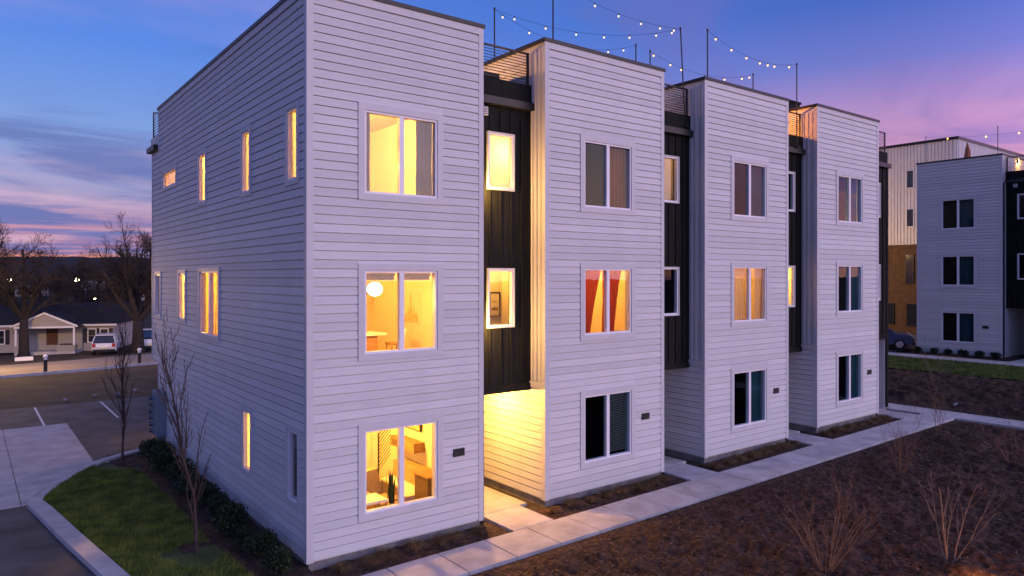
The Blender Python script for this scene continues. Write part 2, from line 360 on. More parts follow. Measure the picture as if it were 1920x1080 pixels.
while cnt < 42000:
    x = rng.uniform(-3.8, -0.8); y = rng.uniform(-1.7, 11.6)
    if not inside((x, y), lawn_poly): continue
    if math.hypot((x+1.54)/0.62, (y-2.08)/0.75) < 1+0.25*noise.noise((x*2, y*2, 0)) or math.hypot(x+1.48, (y-10.9)/1.1) < 0.75: continue
    cl_ = noise.noise((x*1.6, y*1.6, 9))
    h = (0.05+0.05*rng.random())*(1.15+0.7*cl_); a = rng.uniform(0, 6.283); z = lawn_z(x, y)-0.015
    dx, dy = math.cos(a)*0.007, math.sin(a)*0.007; lx, ly = rng.gauss(0.025, 0.03), rng.gauss(0.0, 0.03)
    b = len(mb.v); mb.v += [(x-dx, y-dy, z), (x+dx, y+dy, z), (x+lx, y+ly, z+h)]; mb.f.append((b, b+1, b+2)); cnt += 1
o = struct(mb.build('lawn_grass', 'grass_blade'), 'stuff'); tag(o, 'short dark green lawn grass inside the curved kerb', 'grass')

# mulch: rough beds and the wide dark plot on the right
def bumpy(x, y):
    n1 = noise.noise((x*0.55, y*0.55, 1.3)); n2 = noise.noise((x*2.1, y*2.1, 4)); n3 = noise.noise((x*6.5, y*6.5, 8)); n4 = noise.noise((x*15, y*15, 2))
    return 0.12*n1+0.13*n2+0.09*n3+0.04*n4
def mulch_z(x, y):
    e = min(1.0, max(0.0, (-2.12-y)/0.8)) * min(1.0, max(0, (24.4-x)/1.0))
    mound = 0.22*math.exp(-((y+4.6)/2.4)**2)*(0.6+0.6*noise.noise((x*0.25, 0, 7)))
    return T(x, y)-0.035+e*(bumpy(x, y)+mound+0.04)
xs = [1.0+0.062*i for i in range(378)]; ys = [-10.5+0.062*i for i in range(136)]
struct(sheet('mulch_plot', xs, ys, mulch_z, 'mulch'))
struct(sheet('mulch_plot_front', axis(-8, 40, (-8, 26), 0.4, 1.0), axis(-40, -10.4, (-20, -10), 0.4, 1.2), lambda x, y: T(x, y)-0.04+0.8*bumpy(x, y), 'mulch'))
def far_mulch(x, y):
    e = min(1.0, max(0.0, (x-25.9)/0.8)) * min(1.0, max(0.0, (33.6-x)/0.8)); return T(x, y)-0.02+e*(1.5*bumpy(x, y)+0.22*math.exp(-((x-29.5)/2.0)**2)+0.05)
struct(sheet('mulch_mound', [25.8+0.1*i for i in range(80)], [-14+0.12*i for i in range(190)], far_mulch, 'mulch'))
struct(sheet('mulch_bed', [-1.3+0.08*i for i in range(323)], [-0.93+0.078*i for i in range(13)], lambda x, y: T(x, y)-0.03+0.35*bumpy(x, y)*min(1, (y+0.93)/0.2), 'mulch'))
struct(sheet('mulch_side_bed', [-1.75+0.08*i for i in range(23)], [-1.7+0.1*i for i in range(142)], lambda x, y: (-0.10 if x > -1.2+0.15*noise.noise((y*0.8, 0, 0)) or y > 10.6 or math.hypot((x+1.54)/0.62, (y-2.08)/0.75) < 1.1 else -0.16)+0.25*bumpy(x, y), 'mulch'))
mb = MB(); rng = random.Random(11)
def chips(n, fx, fy, zf, smin, smax):
    for _ in range(n):
        x = fx(); y = fy(); z = zf(x, y)
        s = rng.uniform(smin, smax); a = rng.uniform(0, 6.28); t = rng.uniform(-0.6, 0.6); l = s*rng.uniform(1.5, 3.5)
        ux = Vector((math.cos(a)*l, math.sin(a)*l, t*l*0.5)); uy = Vector((-math.sin(a)*s, math.cos(a)*s, rng.uniform(-0.5, 0.5)*s))
        c = Vector((x, y, z+s*0.4)); b = len(mb.v)
        mb.v += [tuple(c-ux-uy), tuple(c+ux*0.8-uy), tuple(c+ux), tuple(c+ux*0.2+uy), tuple(c-ux*0.9+uy*0.7)]; mb.f += [(b, b+1, b+2, b+3, b+4)]
chips(26000, lambda: 1.2+22.5*rng.random()**1.25, lambda: rng.uniform(-10, -2.15), mulch_z, 0.006, 0.021)
chips(5000, lambda: rng.uniform(-1.2, 24), lambda: rng.uniform(-0.88, -0.05), lambda x, y: T(x, y)-0.02, 0.005, 0.014)
tag(struct(mb.build('bark_mulch', 'mulch_chip'), 'stuff'), 'shredded brown bark mulch scattered over the planting beds', 'mulch')

# front walk
walk = sgroup('sidewalk', (12, -1.5, 0))
def slab(x0, x1, y0, y1, parent=walk, top=0.02, gap=0.011):
    x0 += gap; x1 -= gap; y0 += gap; y1 -= gap
    m = MB(); t = [(x, y, T(x, y)+top) for x, y in ((x0, y0), (x1, y0), (x1, y1), (x0, y1))]
    e = 0.012
    t2 = [(x+sx*e, y+sy*e, z+0.008) for (x, y, z), (sx, sy) in zip(t, ((1, 1), (-1, 1), (-1, -1), (1, -1)))]
    b = [(x, y, z-0.16) for x, y, z in t]
    m.v = b+t+t2
    for i in range(4): j = (i+1) % 4; m.f += [(i, j, 4+j, 4+i), (4+i, 4+j, 8+j, 8+i)]
    m.f += [(8, 9, 10, 11), (3, 2, 1, 0)]
    return m.build('slab', 'concrete', parent)
for i in range(-3, 20): slab(1.22+1.165*i, 1.22+1.165*(i+1), -2.08, -0.9)
for x in (4.36, 10.46, 16.66, 22.95):
    slab(x, x+1.18, -0.9, 0.42); slab(x-0.1, x+1.44, 0.42, 1.9); slab(x-0.1, x+1.44, 1.9, 3.3)
for i in range(9): slab(24.52, 25.75, -0.9-1.2*i-1.18, -0.9-1.2*i)
for i in range(8): slab(24.52, 25.75, -0.9+1.2*i, 0.3+1.2*i)

# ------------------------------------------------------------------ townhouses
EXP = 0.178; H = 11.25; DEPTH = 13.3
BOARDS = {}
GAP = [0.020]
def board(parent, L, za, zb, loc):
    k = (round(L, 3), round(za, 3), round(zb, 3), GAP[0])
    if k not in BOARDS:
        o = lambda z: 0.040-0.012*z/EXP
        za_ = max(za, GAP[0])
        m = MB(); ya, yb = -o(za_), -o(zb)
        m.v = [(0, ya, za_), (L, ya, za_), (L, 0.006, za_), (0, 0.006, za_), (0, yb, zb), (L, yb, zb), (L, 0.006, zb), (0, 0.006, zb)]
        m.f = [(0, 3, 2, 1), (4, 5, 6, 7), (0, 1, 5, 4), (1, 2, 6, 5), (2, 3, 7, 6), (3, 0, 4, 7)]
        BOARDS[k] = m.mesh('siding_board', 'siding')
    return place('siding_board', BOARDS[k], parent, loc)
def lap(parent, x0, x1, z0, z1, holes):
    r = 0; n = int((z1-z0)/EXP+0.02)
    for r in range(n):
        zb = z0+r*EXP; cuts = [h for h in holes if h[2] < zb+EXP and h[3] > zb]
        x = x0
        for h in sorted(cuts):
            if h[0] > x+0.02: board(parent, h[0]-x, 0, EXP, (x, 0, zb))
            if h[2] > zb+0.03: board(parent, h[1]-h[0], 0, h[2]-zb, (h[0], 0, zb))
            if h[3] < zb+EXP-0.03: board(parent, h[1]-h[0], h[3]-zb, EXP, (h[0], 0, zb))
            x = h[1]
        if x1 > x+0.02: board(parent, x1-x, 0, EXP, (x, 0, zb))
def panel(x0, x1, z0, z1, holes, y0=0.0, y1=0.2):
    m = MB(); xs = sorted({x0, x1, *[min(max(v, x0), x1) for h in holes for v in h[:2]]}); zs = sorted({z0, z1, *[min(max(v, z0), z1) for h in holes for v in h[2:]]})
    for i in range(len(xs)-1):
        k = 0
        while k < len(zs)-1:
            cx = (xs[i]+xs[i+1])/2; solid = lambda q: not any(h[0] < cx < h[1] and h[2] < (zs[q]+zs[q+1])/2 < h[3] for h in holes)
            if not solid(k): k += 1; continue
            j = k
            while j < len(zs)-1 and solid(j): j += 1
            m.box(xs[i], xs[i+1], y0, y1, zs[k], zs[j]); k = j
    return m
CAS = 0.14
def frame_boxes(m, x0, x1, z0, z1, w_, y0, y1):
    m.box(x0, x1, y0, y1, z0, z0+w_).box(x0, x1, y0, y1, z1-w_, z1).box(x0, x0+w_, y0, y1, z0+w_, z1-w_).box(x1-w_, x1, y0, y1, z0+w_, z1-w_); return m
WM = {}
def window(parent, x0, x1, z0, z1, sashes=2, cas=CAS, loc=(0, 0, 0), rotz=0, gl='glass', blind=None):
    w_, h_ = x1-x0, z1-z0; k = (round(w_, 3), round(h_, 3), sashes, cas)
    if k not in WM:
        a = frame_boxes(MB(), -cas, w_+cas, -cas, h_+cas, cas, -0.056, 0.012).mesh('window', 'trim')
        f = frame_boxes(MB(), 0, w_, 0, h_, 0.045, -0.03, 0.085).mesh('frame', 'vinyl')
        mu = MB().box(w_/2-0.055, w_/2+0.055, -0.026, 0.08, 0.046, h_-0.046).mesh('mullion', 'vinyl')
        pw = w_/2-0.10 if sashes == 2 else w_-0.09
        p = MB().box(0, pw, 0.03, 0.036, 0, h_-0.09)
        WM[k] = (a, f, mu, p.mesh('pane', 'glass'), p.mesh('pane', 'glass_dark'), pw)
    a, f, mu, pg, pdk, pw = WM[k]
    # local placement of the window in its wall
    M = Matrix.Translation(loc) @ Matrix.Rotation(rotz, 4, 'Z') @ Matrix.Translation((x0, 0, z0))
    wo_ = place('window', a, parent); wo_.matrix_basis = M
    place('frame', f, wo_)
    pm = pg if gl == 'glass' else pdk
    place('pane', pm, wo_, (0.045, 0, 0.045))
    if sashes == 2: place('mullion', mu, wo_); place('pane', pm, wo_, (w_/2+0.055, 0, 0.045))
    return wo_
def slat_blind(parent, x0, x1, z0, z1, y=0.11):
    m = MB(); n = int((z1-z0)/0.045)
    for i in range(n): z = z1-0.045*i; m.obox(((x0+x1)/2, y, z), Vector(((x1-x0)/2, 0, 0)), Vector((0, 0.018, -0.012)), Vector((0, 0.0005, 0.001)))
    return struct(m.build('blind', 'blind', parent), 'stuff')
def drape(x0, x1, z0, z1, y, folds, amp=0.03, pull=None):
    m = MB(); n = folds*6; rows = 9
    for j in range(rows):
        t = j/(rows-1); z = z0+(z1-z0)*t
        xa, xb = x0, x1
        if pull: xa, xb = pull(t, x0, x1)
        for i in range(n+1):
            s_ = i/n; m.v.append((xa+(xb-xa)*s_, y+amp*math.sin(s_*folds*2*math.pi)*(1.1-0.4*t)+0.008*math.sin(7*t+i), z))
    for j in range(rows-1):
        for i in range(n): a = j*(n+1)+i; m.f.append((a, a+1, a+n+2, a+n+1))
    return m
FL = [(0.0, 3.0), (3.3, 6.25), (6.55, 9.65)]           # floor, ceiling of each storey
GL = [(0.72, 2.43), (3.99, 5.70), (7.28, 8.98)]        # front openings
def railing(parent, x0, x1, y, z0, z1, n=10, axis_='x'):
    m = MB()
    for x in (x0+0.03, x1-0.03): m.box(x-0.03, x+0.03, y-0.02, y+0.02, z0, z1)
    m.box(x0, x1, y-0.03, y+0.03, z1+0.001, z1+0.04)
    r = m.build('railing', 'black_metal', parent)
    bm = MB().box(x0+0.061, x1-0.061, y-0.008, y+0.008, 0, 0.016).mesh('bar', 'black_metal')
    for i in range(n): place('bar', bm, r, (0, 0, z0+0.06+(z1-z0-0.06)*i/n))
    return r
def townhouse(label, ox, oy, oz, W, gap, wx, lit, side_windows=None, rotz=0, bay_lit=(False, False), last=False, near=False, boards=True, blinds=(), dark_glass=True, rooms=True):
    """local axes: x along the front, y into the house, z up; front face at y=0"""
    t = thing('townhouse', label, 'townhouse', (ox, oy, oz), rotz, 'row of white townhouses')
    # --- front
    ops = [(wx, wx+1.73, a, b) for a, b in GL]; hol = [(a-CAS+.012, b+CAS-.012, c-CAS+.012, d+CAS-.012) for a, b, c, d in ops]
    fw_ = panel(0, W, 0, H, ops).build('front_wall', 'siding', t)
    lap(fw_, 0.10, W-0.10, 0.02, H-0.16, hol)
    for i, (a, b, c, d) in enumerate(ops):
        wo_ = window(t, a, b, c, d, 2, gl='glass' if lit[i] else 'glass_dark')
        if i in blinds: slat_blind(wo_, 0.92, 1.67, 0.06, 1.65)
    m = MB(); m.box(-0.044, 0.10, -0.044, -0.001, 0, H-0.16).box(-0.044, -0.001, 0.0, 0.10, 0, H-0.16)
    m.build('corner_trim', 'trim', t)
    MB().box(W-0.10, W+0.03, -0.044, -0.001, 0, H-0.16).build('corner_trim', 'trim', t)
    MB().box(-0.046, W+0.032, -0.047, -0.001, H-0.16, H).build('frieze_board', 'trim', t)
    # --- sides, back, roof
    if side_windows:
        D2 = 14.34
        sops = [(D2-y1, D2-y0, z0, z1) for y0, y1, z0, z1, *_ in side_windows]
        shol = [(a-0.10, b+0.10, c-0.10, d+0.10) for a, b, c, d in sops]
        m = panel(D2-DEPTH, D2-0.2, 0, 2.64, sops, 0, 0.13); p2 = panel(0, D2-0.2, 2.64, 9.92, sops, 0, 0.13); p3 = panel(D2-DEPTH, D2-0.2, 9.92, H, [], 0, 0.13)
        for q in (p2, p3): b = len(m.v); m.v += q.v; m.f += [tuple(i+b for i in f) for f in q.f]
        sw = m.build('side_wall', 'siding', t); sw.location = (0, D2, 0); sw.rotation_euler = (0, 0, -math.pi/2)
        lap(sw, D2-DEPTH+0.10, D2-0.10, 0.02, 2.70, shol); lap(sw, 0.10, D2-0.10, 0.02+15*EXP, 9.9, shol); lap(sw, D2-DEPTH+0.1, D2-0.10, 0.02+55*EXP, H-0.16, [])
        for (a, b, c, d), wd in zip(sops, side_windows):
            wo_ = window(t, a, b, c, d, wd[4], 0.10, (0, D2, 0), -math.pi/2)
            if wd[4] == 1: MB().poly([(0.046, 0.062, 0.046), (b-a-0.046, 0.062, 0.046), (b-a-0.046, 0.062, d-c-0.046), (0.046, 0.062, d-c-0.046)]).build('shade', 'shade_cloth' if wd[0] != 0.43 else 'curtain_dark', wo_)
        MB().box(-0.044, -0.001, D2-0.1, D2, 2.64, 9.92).build('corner_trim', 'trim', t)
        MB().box(-0.044, -0.001, DEPTH-0.1, DEPTH, 0, 2.64).build('corner_trim', 'trim', t)
        MB().box(-0.044, -0.001, DEPTH-0.1, DEPTH, 9.92, H-0.16).build('corner_trim', 'trim', t)
        MB().box(-0.047, -0.001, 0.1, DEPTH, H-0.16, H).build('frieze_board', 'trim', t)
        MB().box(-0.16, W, D2-0.9, D2+0.30, 9.93, 10.10).build('balcony_edge', 'black_metal', t)
        MB().box(-0.05, W, D2-1.0, D2+0.12, 10.101, 10.42).build('balcony_parapet', 'trim', t)
        r = MB().box(0.0, 0.04, D2, D2+0.04, 10.42, 11.35).box(0.0, W, D2-0.0, D2+0.04, 11.351, 11.39).box(0, .04, DEPTH+.02, DEPTH+.06, 10.42, 11.35).build('railing', 'black_metal', t)
        bm = MB().box(0.012, 0.03, DEPTH+0.07, D2-0.01, 0, 0.016).mesh('bar', 'black_metal')
        for i in range(9): place('bar', bm, r, (0, 0, 10.5+0.095*i))
        MB().box(0.2, W, DEPTH, D2-0.2, 2.64, 2.84).build('soffit', 'trim', t)
        MB().box(0.2, W, D2-0.2, D2, 2.641, 9.92).build('back_wall', 'siding', t)
        MB().box(0.2, W, DEPTH-0.2, DEPTH, 0, 2.639).build('back_wall', 'siding', t)
    else:
        m = MB().box(0, 0.2, 0.2, DEPTH, 0, H); sw = m.build('side_wall', 'siding', t)
        q = bpy.data.objects.new('passage_siding', None); C.objects.link(q); q.parent = t; q.location = (0, 3.3, 0); q.rotation_euler = (0, 0, -math.pi/2)
        lap(q, 0.0, 3.2, 0.02, 2.72, [])
        for y in (0.14, 0.30, 0.46): MB().box(-0.03, 0.0, y, y+0.035, 2.9, H-0.16).build('batten', 'trim', t)
        MB().box(-0.036, 0.0, 0.101, 0.64, 2.72, 2.88).build('band_board', 'trim', t)
        q2 = bpy.data.objects.new('terrace_siding', None); C.objects.link(q2); q2.parent = t; q2.location = (0, 6.0, 0); q2.rotation_euler = (0, 0, -math.pi/2)
        lap(q2, 0.0, 5.35, 10.35, H-0.1, [])
    MB().box(W-0.2, W, 0.2, DEPTH, 0, H).build('side_wall', 'siding', t)
    MB().box(0.2, W-0.2, DEPTH-0.2, DEPTH, 9.7 if side_windows else 0, H).build('back_wall', 'siding', t)
    MB().box(0.2, W-0.2, 0.2, DEPTH-0.2, 9.95, 10.1).build('roof_deck', 'roof_dark', t)
    m = MB(); m.box(-0.075, W+0.06, -0.075, 0.24, H, H+0.085).box(-0.074, 0.24, 0.241, DEPTH+0.05, H, H+0.084).box(W-0.24, W+0.059, 0.241, DEPTH+0.05, H, H+0.084)
    m.build('roof_cap', 'cap_metal', t)
    MB().box(0.03, W-0.03, 0.03, DEPTH-0.05, -0.6, -0.001).build('foundation', 'foundation', t)
    MB().box(W+0.032, W+0.095, 0.03, 0.10, -0.12, 9.71).build('downspout', 'black_metal', t)
    # --- dark recessed bay to the right
    yb = 0.57; gw = gap; bops = [(W+0.58, W+1.33, a, b) for a, b in ((4.36, 5.75), (7.70, 9.04))]
    bz = 2.76
    bw = panel(W, W+gw, bz, 9.72, bops, yb, yb+0.16); bw.build('bay_wall', 'bay_panel', t)
    n = max(2, round(gw/0.305))
    for i in range(1, n):
        x = W+gw*i/n; segs = [(bz+0.16, 9.72)]
        for a, b, c, d in bops:
            if a-0.1 < x < b+0.1: segs = [s2 for s in segs for s2 in ((s[0], min(s[1], c-0.07)), (max(s[0], d+0.07), s[1])) if s2[1]-s2[0] > 0.05]
        for z0, z1 in segs: MB().box(x-0.02, x+0.02, yb-0.028, yb-0.001, z0, z1).build('batten', 'bay_panel', t)
    MB().box(W, W+gw, yb-0.03, yb-0.001, bz-0.02, bz+0.15).build('band_board', 'bay_panel', t)
    for i, (a, b, c, d) in enumerate(bops):
        wo_ = window(t, a, b, c, d, 1, 0.03, (0, yb-0.005, 0), gl='glass' if bay_lit[i] else 'glass_dark')
        if bay_lit[i] == 2: MB().poly([(0.046, 0.062, 0.046), (b-a-0.046, 0.062, 0.046), (b-a-0.046, 0.062, d-c-0.046), (0.046, 0.062, d-c-0.046)]).build('shade', 'shade_cloth', wo_)
    MB().box(W, W+gw-0.02, yb-0.06, yb+0.15, 9.90, 10.36).build('parapet', 'bay_panel', t)
    MB().box(W, W+gw+(0.12 if last else -0.005), yb-0.16, yb+0.2, 9.72, 9.899).build('gutter', 'black_metal', t)
    MB().box(W+0.001, W+gw-0.001, yb+0.161, 3.3, bz+0.0, bz+0.14).build('soffit', 'trim', t)
    MB().box(W+0.001, W+gw-0.001, yb+0.151, 6.0, 9.9, 10.06).build('terrace_deck', 'roof_dark', t)
    MB().box(W+0.001, W+gw-0.001, 3.3, 3.45, -0.3, 9.9).build('passage_wall', 'siding', t)
    railing(t, W+0.02, W+gw-0.06, yb+0.02, 10.36, 11.14)
    d = MB().box(W+0.35, W+1.28, 3.25, 3.299, -0.08, 2.05).build('door', 'bay_panel', t); MB().box(W+1.14, W+1.2, 3.18, 3.249, 0.95, 1.07).build('handle', 'chrome', d)
    if last:
        MB().box(W+gw, W+gw+0.14, yb-0.02, 9.0, -0.4, 9.72).build('end_wall', 'bay_panel', t)
        MB().box(W+gw-0.04, W+gw-0.001, yb+0.05, 3.3, -0.1, bz-0.03).build('passage_lining', 'trim', t)
    v = MB(); 
    v.box(W+0.36, W+0.56, yb-0.05, yb-0.001, 9.44, 9.64); vo = v.build('vent', 'vinyl', t)
    for i in range(4): MB().box(W+0.38, W+0.54, yb-0.062, yb-0.051, 9.462+i*0.044, 9.478+i*0.044).build('slat', 'bay_panel', vo)
    # --- rooms
    if rooms:
        for i, (f0, f1) in enumerate(FL):
            wm = 'wall_paint' if lit[i] else 'painted_dark_room'; dp = 5.0 if near else 3.4
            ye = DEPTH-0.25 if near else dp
            m = MB(); m.box(0.201, W-0.201, 0.201, ye, f0-0.1, f0).build('room_floor', 'oak' if lit[i] else 'painted_dark_room', t)
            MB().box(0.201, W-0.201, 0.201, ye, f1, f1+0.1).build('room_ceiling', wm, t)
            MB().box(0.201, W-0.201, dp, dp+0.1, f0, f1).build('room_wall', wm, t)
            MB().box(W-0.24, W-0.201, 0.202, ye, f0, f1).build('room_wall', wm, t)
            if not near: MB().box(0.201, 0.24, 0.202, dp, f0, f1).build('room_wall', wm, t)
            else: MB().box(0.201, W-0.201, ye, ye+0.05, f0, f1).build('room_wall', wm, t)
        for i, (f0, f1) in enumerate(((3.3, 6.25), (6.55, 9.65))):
            wm = 'wall_paint' if bay_lit[i] else 'painted_dark_room'
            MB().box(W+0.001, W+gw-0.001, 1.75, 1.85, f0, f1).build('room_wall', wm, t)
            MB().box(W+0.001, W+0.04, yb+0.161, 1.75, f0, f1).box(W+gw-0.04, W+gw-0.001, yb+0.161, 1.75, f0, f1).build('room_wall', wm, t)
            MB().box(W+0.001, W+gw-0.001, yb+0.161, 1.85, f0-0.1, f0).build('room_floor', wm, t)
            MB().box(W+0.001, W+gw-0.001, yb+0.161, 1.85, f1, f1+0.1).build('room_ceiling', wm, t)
    MB().box(wx+2.14, wx+2.43, -0.062, -0.03, 1.57, 1.74).build('address_plaque', 'black_metal', t)
    return t
SIDE = [(0.48, 1.04, 7.53, 8.98, 1), (3.47, 4.06, 7.56, 9.0, 1), (7.30, 8.01, 7.66, 9.0, 1), (10.75, 12.59, 8.50, 9.0, 1),
        (12.99, 13.73, 4.25, 5.65, 1), (9.60, 10.36, 4.26, 5.68, 1), (6.04, 7.91, 3.97, 5.72, 2), (3.39, 3.98, 1.02, 2.42, 1), (0.43, 0.98, 1.05, 2.46, 1)]
UX = [0.0, 6.02, 12.2, 18.42]; UW = [4.11, 4.30, 4.36, 4.37]; UZ = [0.0, 0.085, 0.18, 0.29]
townhouse('white lap-sided townhouse at the near corner with every front window lit yellow', 0, 0, 0, 4.11, 1.91, 1.18, (1, 1, 1), SIDE, bay_lit=(1, 2), near=True)
townhouse('white townhouse second from the near corner with orange curtains in its middle window', UX[1], 0, UZ[1], 4.30, 1.88, 1.27, (0, 1, 0), bay_lit=(0, 1), blinds=(0,))
townhouse('white townhouse third from the near corner with a half-curtained lit middle window', UX[2], 0, UZ[2], 4.36, 1.86, 1.38, (0, 1, 0), bay_lit=(2, 0))
townhouse('white townhouse at the far end of the row with all front windows dark', UX[3], 0, UZ[3], 4.37, 1.95, 1.38, (0, 0, 0), last=True)
GAP[0] = 0.036
townhouse('bluish white townhouse across the dark plot with clipped shrubs at its foot', 40.4, 6.03, 1.08, 4.42, 2.0, 1.34, (0, 0, 0), rotz=-math.pi/2)
townhouse('townhouse at the right edge of the picture with an orange-lit roof terrace', 40.4, -0.39, 1.08, 4.42, 2.0, 1.34, (0, 0, 0), rotz=-math.pi/2)

# ------------------------------------------------------------------ lamps and room lights
def ceiling_lamp(label, x, y, z, watts, col=WARM, r=0.16, group='ceiling lamps in the lit rooms'):
    t = thing('ceiling_lamp', label, 'lamp', (x, y, z), 0, group)
    MB().lathe((0, 0, 0), [(r, 0), (r, -0.03), (r*0.9, -0.035)], 14).build('base', 'vinyl', t)
    MB().lathe((0, 0, 0), [(r*0.86, -0.036), (r*0.8, -0.07), (r*0.45, -0.10), (0.001, -0.11)], 14).build('shade', 'globe_glow', t, smooth=True)
    point_light(t, (0, 0, -0.25), col, watts, 0.12); return t
K = 2.1
ceiling_lamp('ceiling lamp in the top front room of the near townhouse', 1.7, 2.3, 9.65, 190*K)
ceiling_lamp('ceiling lamp in the top rear room behind the slim side windows', 1.3, 8.5, 9.65, 600*K)
ceiling_lamp('ceiling lamp over the middle rear room of the near townhouse', 1.3, 9.2, 6.25, 700*K)
ceiling_lamp('ceiling lamp in the kitchen behind the picture window of the middle floor', 1.5, 3.6, 6.25, 90*K)
ceiling_lamp('ceiling lamp in the ground-floor living room of the near townhouse', 2.2, 2.6, 3.0, 270*K)
ceiling_lamp('bright lamp seen in the upper stair window of the dark bay', 5.2, 1.05, 8.85, 34*K, r=0.13)
ceiling_lamp('lamp above the framed print in the lower stair window of the dark bay', 5.1, 1.25, 6.25, 50*K, r=0.1)
ceiling_lamp('ceiling lamp behind the orange curtains of the second townhouse', 8.3, 2.3, 6.25+UZ[1], 120*K)
ceiling_lamp('ceiling lamp behind the cream curtain of the third townhouse', 14.6, 2.3, 6.25+UZ[2], 60*K)
ceiling_lamp('dim amber lamp in the upper bay window of the second townhouse', 11.2, 1.3, 9.5, 3*K, (1, 0.42, 0.06), 0.1)
ceiling_lamp('lamp in the lower bay window of the third townhouse', 17.5, 1.3, 5.9, 36*K, r=0.1)
def porch(label, x, y, z, watts):
    t = thing('porch_lamp', label, 'lamp', (x, y, z))
    MB().lathe((0, 0, 0), [(0.11, 0), (0.11, -0.05), (0.09, -0.055)], 14).build('housing', 'black_metal', t)
    MB().lathe((0, 0, 0), [(0.085, -0.056), (0.07, -0.08), (0.001, -0.09)], 14).build('lens', 'lamp_glow', t)
    point_light(t, (0, 0, -0.16), (1.0, 0.45, 0.075), watts, 0.06)
porch('soffit lamp lighting the yellow entry passage beside the near townhouse', 5.1, 1.6, 2.76, 430)
def sconce(label, x, y, z, watts, col, sx=1):
    t = thing('wall_sconce', label, 'lamp', (x, y, z), 0, 'roof terrace lamps')
    MB().box(0, 0.02*sx, -0.05, 0.05, -0.12, 0.12).build('backplate', 'black_metal', t)
    MB().lathe((0.075*sx, 0, 0), [(0.05, -0.10), (0.05, 0.10)], 10).build('shade', 'lamp_glow', t)
    point_light(t, (0.2*sx, 0, 0), col, watts, 0.06)
porch('rear soffit lamp over the garage court beside the meter stack', 0.9, 13.75, 2.64, 80)
sconce('unseen wall lamp added to wash the white strip beside the upper stair window', 4.145, 0.32, 7.6, 170, (1, 0.50, 0.12))  # this lamp and the next are added out of view to warm the strip
sconce('unseen wall lamp added to wash the white strip beside the lower stair window', 4.145, 0.32, 4.4, 170, (1, 0.50, 0.12))
sconce('terrace lamp glowing behind the railing of the first roof terrace', 4.12, 2.0, 10.8, 140, (1, 0.42, 0.09))
sconce('terrace lamp glowing behind the railing of the second roof terrace', 10.33, 4.0, 11.0, 90, (1, 0.42, 0.10))
sconce('terrace lamp turning the third roof terrace bright orange', 16.57, 1.6, 10.95, 260, (1, 0.30, 0.035))
sconce('terrace lamp of the bluish townhouse across the plot', 42.5, 1.55, 12.2, 160, (1, 0.4, 0.06), sx=0.9)

# ------------------------------------------------------------------ things inside the lit rooms
def curtain(label, mesh, m): return tag(mesh.build('curtain', m, smooth=True), label, 'curtain', 'curtains')
curtain('dark curtain at the left edge of the top front window, near townhouse', drape(1.22, 1.40, 7.2, 9.0, 0.17, 2), 'curtain_dark')
curtain('dark curtain at the right of the top front window, near townhouse', drape(2.50, 2.90, 7.2, 9.0, 0.18, 4), 'curtain_dark')
tag(MB().box(0.9, 1.9, 4.3, 4.98, 6.56, 8.4).box(0.92, 1.39, 4.28, 4.299, 6.6, 8.36).box(1.41, 1.88, 4.28, 4.299, 6.6, 8.36).build('wardrobe', 'white_laminate'), 'white wardrobe in the top front room', 'wardrobe')
d = tag(MB().box(3.0, 3.62, 4.95, 4.985, 6.56, 8.6).build('interior_door', 'white_laminate'), 'white door at the back of the top front room', 'door')
MB().ball((3.08, 4.92, 7.55), 0.03).build('handle', 'chrome', d)
# middle floor: globe pendant, counter, print, blinds
t = thing('globe_pendant', 'white globe pendant lamp in the middle front window', 'lamp', (2.1, 1.35, 6.25))
MB().lathe((0, 0, 0), [(0.05, 0), (0.05, -0.02)], 10).build('canopy', 'vinyl', t)
MB().tube([(0, 0, -0.02), (0, 0, -0.79)], 0.006, 6).build('cord', 'black_metal', t)
MB().ball((0, 0, -0.96), 0.175, 18, 12, 0.9).build('globe', 'globe_glow', t, smooth=True)
point_light(t, (0, 0, -1.2), WARM, 190, 0.15)
t = thing('kitchen_island', 'pale kitchen island behind the middle front window', 'counter', (1.9, 2.6, 3.3))
MB().box(-1.0, 0.72, -0.36, 0.36, 0, 0.86).build('base', 'oak', t); MB().box(-1.06, 0.95, -0.42, 0.42, 0.861, 0.91).build('worktop', 'white_laminate', t)
t = thing('bar_stool', 'light bar stool at the end of the kitchen island', 'stool', (3.05, 2.2, 3.3))
MB().box(-0.17, 0.17, -0.17, 0.17, 0.62, 0.67).build('seat', 'oak', t)
for sx in (-1, 1):
    for sy in (-1, 1): MB().tube([(sx*0.13, sy*0.13, 0.62), (sx*0.18, sy*0.18, 0)], 0.015, 6).build('leg', 'oak', t)
MB().prism([(0.15, -0.17, 0.66), (0.18, -0.17, 0.66), (0.26, -0.17, 1.0), (0.23, -0.17, 1.0)], (0, 0.34, 0)).build('backrest', 'white_laminate', t)
t = thing('potted_plant', 'small potted plant on the kitchen island', 'plant', (2.05, 2.5, 4.21))
MB().lathe((0, 0, 0), [(0.05, 0), (0.065, 0.1)], 10).build('pot', 'terracotta', t)
m = MB(); rng = random.Random(5)
for i in range(40):
    a = rng.uniform(0, 6.28); e = rng.uniform(0.2, 1.4); c = Vector((math.cos(a)*math.cos(e), math.sin(a)*math.cos(e), math.sin(e)))*0.12+Vector((0, 0, 0.12)); s_ = 0.035
    m.poly([c+Vector((s_, 0, 0)), c+Vector((0, s_, s_)), c+Vector((-s_, 0, 0.01)), c+Vector((0, -s_, -s_))])
m.build('leaves', 'leaf_plant', t)
t = thing('wall_print', 'sepia skyline print on the wall behind the middle front window', 'picture', (3.86, 2.8, 4.75))
